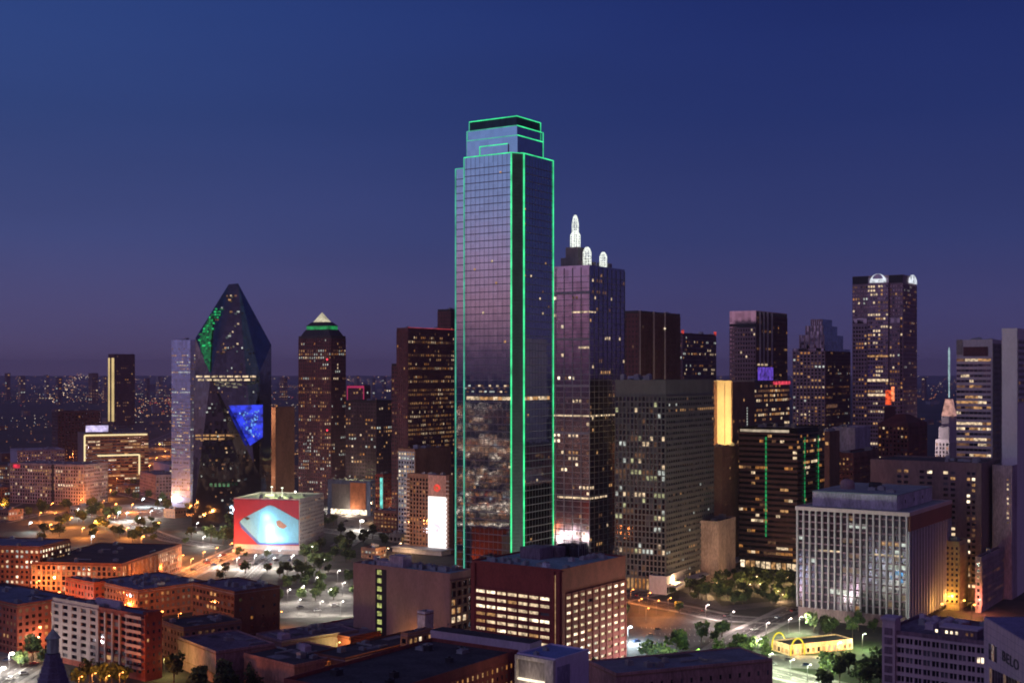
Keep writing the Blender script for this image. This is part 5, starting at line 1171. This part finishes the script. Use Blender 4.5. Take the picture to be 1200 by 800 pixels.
# ------------------------------------------------------------------ trees
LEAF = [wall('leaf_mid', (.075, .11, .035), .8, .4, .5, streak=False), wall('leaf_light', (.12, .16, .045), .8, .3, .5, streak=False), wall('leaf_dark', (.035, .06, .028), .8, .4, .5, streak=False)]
BARK = wall('bark', (.10, .075, .055), .9, .3, .8)
def make_tree(seed, hh, wd_, nleaf=420):
    r = random.Random(seed); c = MB(); blobs = []
    for k in range(r.randint(8, 12)):
        a = r.uniform(0, 2*pi); q = r.random()**.6*wd_*.5*.62; z = hh*r.uniform(.42, .86); blobs.append((q*cos(a), q*sin(a), z, r.uniform(.17, .30)*wd_))
    for k in range(nleaf):
        bx_, by_, bz_, br = r.choice(blobs); d = Vector((r.gauss(0, 1), r.gauss(0, 1), r.gauss(0, .8))).normalized()*br*r.uniform(.55, 1.12)
        p = Vector((bx_, by_, bz_))+d; s = r.uniform(.35, .75); u = Vector((r.gauss(0, 1), r.gauss(0, 1), r.gauss(0, 1))).normalized(); w = u.orthogonal().normalized()
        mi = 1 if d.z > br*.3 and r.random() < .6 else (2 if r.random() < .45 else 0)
        c.quad(tuple(p-u*s-w*s*.7), tuple(p+u*s-w*s*.6), tuple(p+u*s*.8+w*s), tuple(p-u*s+w*s*.8), mi)
    t = MB(); t.lathe([(.34, -.2), (.26, hh*.2), (.2, hh*.42), (.08, hh*.7)], 7)
    for k in range(5):
        a = r.uniform(0, 2*pi); q = wd_*.26; t.tube((0, 0, hh*r.uniform(.25, .42)), (q*cos(a), q*sin(a), hh*r.uniform(.5, .7)), .09, 5)
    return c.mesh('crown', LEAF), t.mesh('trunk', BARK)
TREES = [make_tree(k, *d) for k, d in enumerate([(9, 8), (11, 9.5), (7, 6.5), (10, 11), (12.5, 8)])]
BOXT = make_tree(31, 13, 8, 500)
ORD = ['first', 'second', 'third', 'fourth', 'fifth', 'sixth', 'seventh', 'eighth', 'ninth', 'tenth', 'eleventh', 'twelfth', 'thirteenth', 'fourteenth', 'fifteenth', 'sixteenth', 'seventeenth', 'eighteenth', 'nineteenth', 'twentieth']
def plant(u, v, label, group=None, k=None, s=1.0):
    x, y = gp(u, v); k = R.randrange(5) if k is None else k
    t = empty('tree', label, 'tree', (x, y, 0), R.uniform(0, 6.28), group); s *= R.uniform(.85, 1.2); t.scale = (s, s, s*R.uniform(.9, 1.1))
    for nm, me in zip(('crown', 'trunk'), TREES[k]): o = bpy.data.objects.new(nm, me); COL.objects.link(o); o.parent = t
    return t
def grove(u0, u1, v0, v1, n, where, s=1.0):
    pts = []; n = n if 'plaza grove' in where else max(3, int(n*.66))
    for k in range(n*30):
        u, v = R.uniform(u0, u1), R.uniform(v0, v1)
        if all((gp(u, v)[0]-gp(*p)[0])**2+(gp(u, v)[1]-gp(*p)[1])**2 > (6.2*s)**2 for p in pts): pts.append((u, v))
        if len(pts) >= n: break
    pts.sort()
    for k, p in enumerate(pts):
        w = ('%s tree from the left %s' % (ORD[k], where)) if k < 20 else 'tree '+where+', right-hand end'
        plant(p[0], p[1], w, 'trees '+where, s=s)
grove(176, 228, 588, 606, 17, 'in the dark clump below the prism tower')
grove(212, 274, 604, 640, 20, 'in the clump left of the red banner')
grove(60, 128, 606, 622, 16, 'in the upper patch above the black-roofed brick building')
grove(128, 190, 622, 636, 14, 'in the strip above the black roof right end')
grove(226, 275, 590, 604, 10, 'in the patch at the prism tower foot')
grove(120, 175, 578, 590, 10, 'in the patch below the neon-outlined building')
grove(0, 60, 578, 590, 9, 'in the patch at the foot of the grid-fronted office')
grove(250, 340, 670, 684, 12, 'in the row behind the plain orange brick block', .8)
grove(125, 178, 604, 620, 12, 'in the row left of the billboard clump')
grove(0, 70, 596, 612, 14, 'in the row above the brick blocks at far left')
grove(70, 132, 588, 602, 12, 'in the row under the grid-fronted office')
grove(40, 110, 624, 640, 10, 'in the row behind the black-roofed brick building')
grove(352, 412, 640, 662, 18, 'in the grove right of the billboard')
grove(330, 412, 664, 690, 19, 'in the lower grove right of the billboard')
grove(398, 452, 628, 642, 12, 'in the row below the white parking lights')
grove(345, 400, 612, 630, 12, 'in the row beside the billboard end wall')
grove(326, 420, 694, 704, 12, 'on the pale plaza left of the tan block', .8)
grove(272, 345, 646, 654, 8, 'in front of the red banner', .6)
grove(808, 870, 682, 704, 20, 'in the left part of the plaza grove', .8)
grove(840, 930, 698, 708, 16, 'along the front edge of the plaza grove', .7)
grove(868, 934, 684, 704, 20, 'in the right part of the plaza grove', .8)
grove(835, 932, 674, 683, 18, 'in the back row of the plaza grove', .75)
grove(740, 792, 688, 698, 6, 'along the orange-lit street', .7)
grove(858, 906, 752, 774, 12, 'on the lawn beside the yellow arches', .8)
grove(938, 1028, 738, 748, 12, 'behind the restaurant under the white-finned building', .9)
grove(962, 1032, 786, 808, 20, 'in the big dark clump left of the apartment block', 1.1)
grove(195, 300, 800, 812, 14, 'along the bottom edge below the pinkish block')
grove(690, 728, 792, 806, 5, 'at the right foot of the oxblood block')
grove(20, 55, 776, 796, 4, 'beside the turret at the lower left')
grove(150, 200, 560, 572, 6, 'beside the neon-outlined building')
grove(720, 742, 716, 730, 4, 'right of the oxblood block', .8)
for k, (u, v) in enumerate([(92, 806), (105, 803), (118, 806), (131, 803), (146, 806)]): plant(u, v-2, ORD[k]+' orange-lit tree from the left in front of the white-framed hotel', 'trees in front of the white-framed hotel')
for (u, v, lb, s) in [(822, 756, 'bright yellow-green lit tree beside the parking lot', 1.1), (846, 746, 'broad dark tree right of the bright yellow-green tree', 1.3), (838, 752, 'dark tree touching the bright yellow-green tree', 1.0), (868, 764, 'tall dark leaning tree by the curving road', 1.3), (862, 770, 'dark tree beside the tall leaning tree', 1.1), (844, 774, 'round dark tree left of the curving road', 1.1),
                      (793, 768, 'dark tree at the near edge of the parking lot', 1.1), (800, 765, 'small dark tree at the parking lot edge', .9), (758, 776, 'dark tree near the blue-white lamp', 1.0), (775, 779, 'round tree right of the blue-white lamp', 1.0), (786, 782, 'lowest dark tree beside the long blue roof', 1.0), (796, 718, 'small green tree at the orange-lit corner', .8)]:
    plant(u, v, lb, s=s)

# ------------------------------------------------------------------ street lamps
POLE = wall('pole_metal', (.18, .18, .19), .5, .1, .5, .5)
def pole_mesh():
    b = MB(); b.lathe([(.14, 0), (.09, 8.6)], 6); b.tube((0, 0, 8.5), (1.5, 0, 9.0), .06, 5); return b.mesh('pole', POLE)
PM = pole_mesh(); HM = {}
def lamp(u, v, col, power, where, r=.42, size=.5, h=9.0, group=None):
    """u, v: where the lamp head shows"""
    D = F*(H-h)/(v-HV); x = (u-CX)*D/F
    t = empty('street_lamp', where, 'street lamp', (x-1.5, D, 0), 0, group)
    p = bpy.data.objects.new('pole', PM); COL.objects.link(p); p.parent = t; p.scale = (1, 1, h/9)
    key = (col, size)
    if key not in HM:
        b = MB(); b.lathe([(0, -.5*size), (.7*size, -.35*size), (size, 0), (.7*size, .35*size), (0, .5*size)], 8); HM[key] = b.mesh('lamp_head', glow('lamp_%d' % len(HM), col, 9, 0))
    o = bpy.data.objects.new('lamp_head', HM[key]); COL.objects.link(o); o.parent = t; o.location = (1.5, 0, h-.05)
    point((1.5, 0, h-.05-.6*size-.5), col, power, r, t)
ORA = (1, .30, .06); WRM = (1, .60, .28); WHC = (1, .92, .80); COO = (.80, .95, 1); GRW = (.85, 1, .62)
def lamps(where, col, power, pts, size=.5, h=9.0):
    pts = sorted(pts)
    for k, (u, v) in enumerate(pts):
        lamp(u, v, col, power, ('%s lamp from the left %s' % (ORD[k], where)) if len(pts) > 1 else 'street lamp '+where, size=size, h=h, r=max(.9, size*1.3), group='street lamps '+where if len(pts) > 1 else None)
lamps('on the white-lit corner at the lower left edge', WHC, 26000, [(14, 765), (4, 782)], 1.3)
lamps('glowing warm at the left brick corner', WRM, 9000, [(25, 743), (45, 746), (30, 690)], .7)
lamps('with a white globe above the lower left hotel', WHC, 9000, [(92, 703), (29, 689)], .8)
lamps('in the white-lit row behind the brick blocks', COO, 20000, [(36, 612), (109, 628), (140, 600), (168, 584), (188, 585), (205, 584), (221, 584)], 1.3)
lamps('along the orange street left of the banner', ORA, 30000, [(40, 702), (46, 680), (70, 693), (78, 712), (120, 692), (150, 706), (175, 676), (188, 663), (201, 655), (215, 650), (226, 654), (240, 646), (255, 641), (272, 636)])
lamps('in the orange-lit streets at far left', ORA, 34000, [(8, 570), (4, 590), (62, 589), (66, 600), (96, 584), (116, 576), (122, 586), (130, 574), (146, 566), (160, 556), (20, 630), (48, 600), (156, 590)])
lamps('over the white parking lot below the banner', WHC, 26000, [(258, 650), (280, 653), (300, 650), (322, 653), (344, 650)])
lamps('blazing white over the parking by the pyramid tower', WHC, 48000, [(388, 586), (424, 610), (437, 591), (457, 612), (345, 576), (274, 578)], 2.1)
lamps('among the trees right of the billboard', WHC, 10000, [(340, 690), (356, 686), (366, 640), (372, 676), (380, 655), (388, 690), (398, 668), (404, 682), (352, 702), (378, 704), (402, 704)], .45)
lamps('in the alleys between the brick blocks', ORA, 11000, [(64, 700), (98, 690), (104, 745), (60, 730), (190, 716), (206, 744), (216, 682), (10, 700)], .9)
lamps('in the orange haze of streets left of the prism tower', ORA, 52000, [(136, 590), (128, 604), (150, 618), (168, 628), (112, 610), (98, 618), (84, 606), (186, 612), (224, 592), (206, 640), (60, 614)], 1.0)
lamps('in the white-lit yards left of the prism tower', WHC, 26000, [(150, 600), (164, 606), (178, 598), (92, 596), (232, 612), (250, 616), (240, 628)], .5)
lamps('on the long avenue right of the neon outline', ORA, 52000, [(176, 545), (184, 536), (194, 528), (206, 521), (188, 520), (172, 530), (212, 534), (230, 508)])
lamps('in the orange-lit street by the grid block', ORA, 9000, [(742, 690), (752, 701), (762, 694), (772, 703), (786, 700), (760, 712)])
lamps('at the plaza canopy', WRM, 14000, [(800, 672), (812, 664), (824, 658), (836, 652), (846, 664), (790, 678)], .4)
lamps('strung through the plaza grove', WRM, 4200, [(R.uniform(806, 930), R.uniform(672, 698)) for _ in range(19)], .35, 4.5)
lamps('shining blue-white over the parking lot', COO, 45000, [(739, 734), (768, 768)], 1.0)
lamps('by the curving road', (1, .78, .72), 20000, [(901, 729), (927, 724), (860, 716), (830, 708)], .5)
lamps('on the green lawn by the yellow arches', GRW, 24000, [(892, 748), (905, 765), (930, 772), (868, 770), (950, 778), (1014, 742), (985, 752), (940, 722)], .4)
lamps('glowing amber behind the white-finned building', (1, .46, .08), 5500, [(1104, 707), (1112, 698), (1122, 691), (1130, 703), (1142, 708)], .8)
lamps('glowing red-pink at the old mauve building', (1, .22, .16), 9000, [(1148, 702), (1158, 694)], .5)
lamps('under the hotel trees at the lower left', ORA, 9000, [(96, 792), (112, 788), (128, 791), (144, 787)], .35)
lamps('in the amber courtyard by the arcade wing', (1, .5, .12), 3000, [(392, 782), (410, 775), (428, 768), (446, 762), (462, 757), (480, 752)], .3)
lamps('in the yard behind the plum roof', (1, .85, .25), 5200, [(398, 752), (425, 745), (196, 770), (193, 745)], .35)
lamps('along the red street beside the brick warehouses', ORA, 9000, [(110, 722), (196, 690), (212, 718), (262, 690), (232, 712), (330, 716)], .45)
lamps('beyond the hotel with the banner', WRM, 9000, [(470, 636), (455, 642), (492, 590), (466, 596), (440, 602)], .5)
# two green floodlamps that colour lawn trees
lamps('turning the roadside tree green', (.4, 1, .12), 6000, [(121, 604), (819, 760)], .3)

# ------------------------------------------------------------------ cars
PAINTS = [wall('car_'+n, c, .35, .05, .5, .6) for n, c in (('white', (.7, .7, .7)), ('silver', (.42, .43, .45)), ('black', (.03, .03, .035)), ('red', (.35, .03, .03)), ('blue', (.05, .09, .22)), ('grey', (.16, .16, .17)))]
CN = ['white', 'silver', 'black', 'red', 'blue', 'grey']
TYRE = wall('tyre', (.03, .03, .03), .8); HL = glow('headlight', (1, .95, .8), 5, 0); TL = glow('taillight', (1, .03, .02), 2.5, 0); OFFL = wall('lamp_glass', (.5, .5, .5), .2)
def car_meshes():
    b = MB(); prof = [(-2.25, .35), (-2.3, .75), (-1.7, .9), (-1.15, .98), (1.15, .98), (2.1, .88), (2.28, .6), (2.25, .32)]
    for w in (.9,):
        k = len(b.v); n = len(prof)
        for y in (-w, w): b.v += [(x, y, z) for x, z in prof]
        b.f.append(tuple(range(k, k+n))); b.f.append(tuple(range(k+2*n-1, k+n-1, -1))); b.m += [0, 0]
        for i in range(n): j = (i+1) % n; b.f.append((k+j, k+i, k+n+i, k+n+j)); b.m.append(0)
    b.prism([(-.95, -.62), (.55, -.62), (.55, .62), (-.95, .62)], 1.44, 1.5)
    body = b
    g = MB(); g.prism([(-1.6, -.84), (1.15, -.84), (1.15, .84), (-1.6, .84)], .985, 1.44, top=[(-.95, -.62), (.5, -.62), (.5, .62), (-.95, .62)])
    w = MB(); w.tube((0, -.12, 0), (0, .12, 0), .33, 10)
    l = MB(); l.box(-.04, .04, -.2, .2, -.09, .09)
    return body, g.mesh('cabin_glass', DARK), w.mesh('wheel', TYRE), l
_rm = MB(); _rm.tube((0, -.03, 0), (0, .03, 0), .2, 8); RIM = _rm.mesh('rim', STEEL)
_b, CG, CWh, _l = car_meshes(); CBODY = [_b.mesh('body', p) for p in PAINTS]; LH = [_l.mesh('headlight', HL), _l.mesh('headlight', OFFL)]; LT = [_l.mesh('taillight', TL), _l.mesh('taillight', OFFL)]
def car(x, y, rz, label, k, on, group):
    t = empty('car', label, 'car', (x, y, .13), rz, group)
    for me, nm, loc in [(CBODY[k], 'body', (0, 0, 0)), (CG, 'cabin_glass', (0, 0, 0))]+[(CWh, 'wheel', (a, c, .33)) for a in (-1.4, 1.4) for c in (-.86, .86)]+[(LH[0 if on else 1], 'headlight', (2.27, c, .68)) for c in (-.62, .62)]+[(LT[0 if on else 1], 'taillight', (-2.28, c, .68)) for c in (-.62, .62)]:
        o = bpy.data.objects.new(nm, me); COL.objects.link(o); o.parent = t; o.location = loc
        if nm == 'wheel': q = bpy.data.objects.new('rim', RIM); COL.objects.link(q); q.parent = o; q.location = (0, .11 if loc[1] > 0 else -.11, 0)
def cars(where, pts, rz, on=False, jig=.05):
    pts = sorted(pts); cnt = {}
    for (u, v) in pts:
        k = R.randrange(6); cnt[k] = cnt.get(k, 0)+1; x, y = gp(u, v)
        car(x, y, rz+R.uniform(-jig, jig)+(pi if R.random() < .4 else 0), '%s %s car from the left %s' % (ORD[cnt[k]-1], CN[k], where), k, on, 'cars '+where)
cars('in the white-lit lot below the banner', [(242+8.2*k, 657+(k % 2)*5) for k in range(13)], radians(60))
cars('in the lot beside the blazing white lamps', [(398+7.5*k, 604+(k % 3)*7) for k in range(10)], radians(50))
cars('in the big lot near the oxblood block', [(762, 745), (770, 738), (795, 752), (746, 752), (752, 762)], radians(30))
cars('driving on the curving road', [(884, 738), (912, 724), (872, 746), (930, 716), (848, 764), (826, 716), (852, 722)], radians(40), True)
cars('parked by the lawn at the lower right', [(880, 776), (905, 779), (924, 774), (945, 780)], radians(10))
cars('in the yard left of the prism tower', [(136+7*k, 596+(k % 3)*5) for k in range(9)], radians(15))
cars('on the avenue below the grid-fronted office', [(30, 601), (52, 600), (78, 601), (104, 603), (132, 607), (156, 614), (176, 622)], radians(10), True)
cars('in the bright corner at the lower left', [(28, 790), (12, 796), (40, 778), (8, 774)], radians(30))
cars('on the orange-lit street left of the banner', [(226, 668), (244, 660), (262, 651), (208, 680), (282, 643), (192, 690)], radians(40), True)
cars('on the orange-lit street by the grid block', [(748, 698), (768, 694), (784, 690), (800, 685)], radians(50), True)
cars('by the pale plaza left of the tan block', [(352, 712), (372, 716), (392, 710)], radians(20))

# ------------------------------------------------------------------ air
b = MB(); b.box(-16000, 16000, -5000, 21000, -1.3, 330)
hz_ = b.build('haze', None); hz_.data.materials.clear()
hm = bpy.data.materials.new('haze'); hm.use_nodes = True; n = hm.node_tree.nodes; n.clear()
pv = n.new('ShaderNodeVolumePrincipled'); pv.inputs['Color'].default_value = (.72, .66, .86, 1); pv.inputs['Density'].default_value = 5e-5; pv.inputs['Anisotropy'].default_value = .1
om = n.new('ShaderNodeOutputMaterial'); hm.node_tree.links.new(pv.outputs[0], om.inputs['Volume']); hz_.data.materials.append(hm); tag(hz_, kind='stuff')
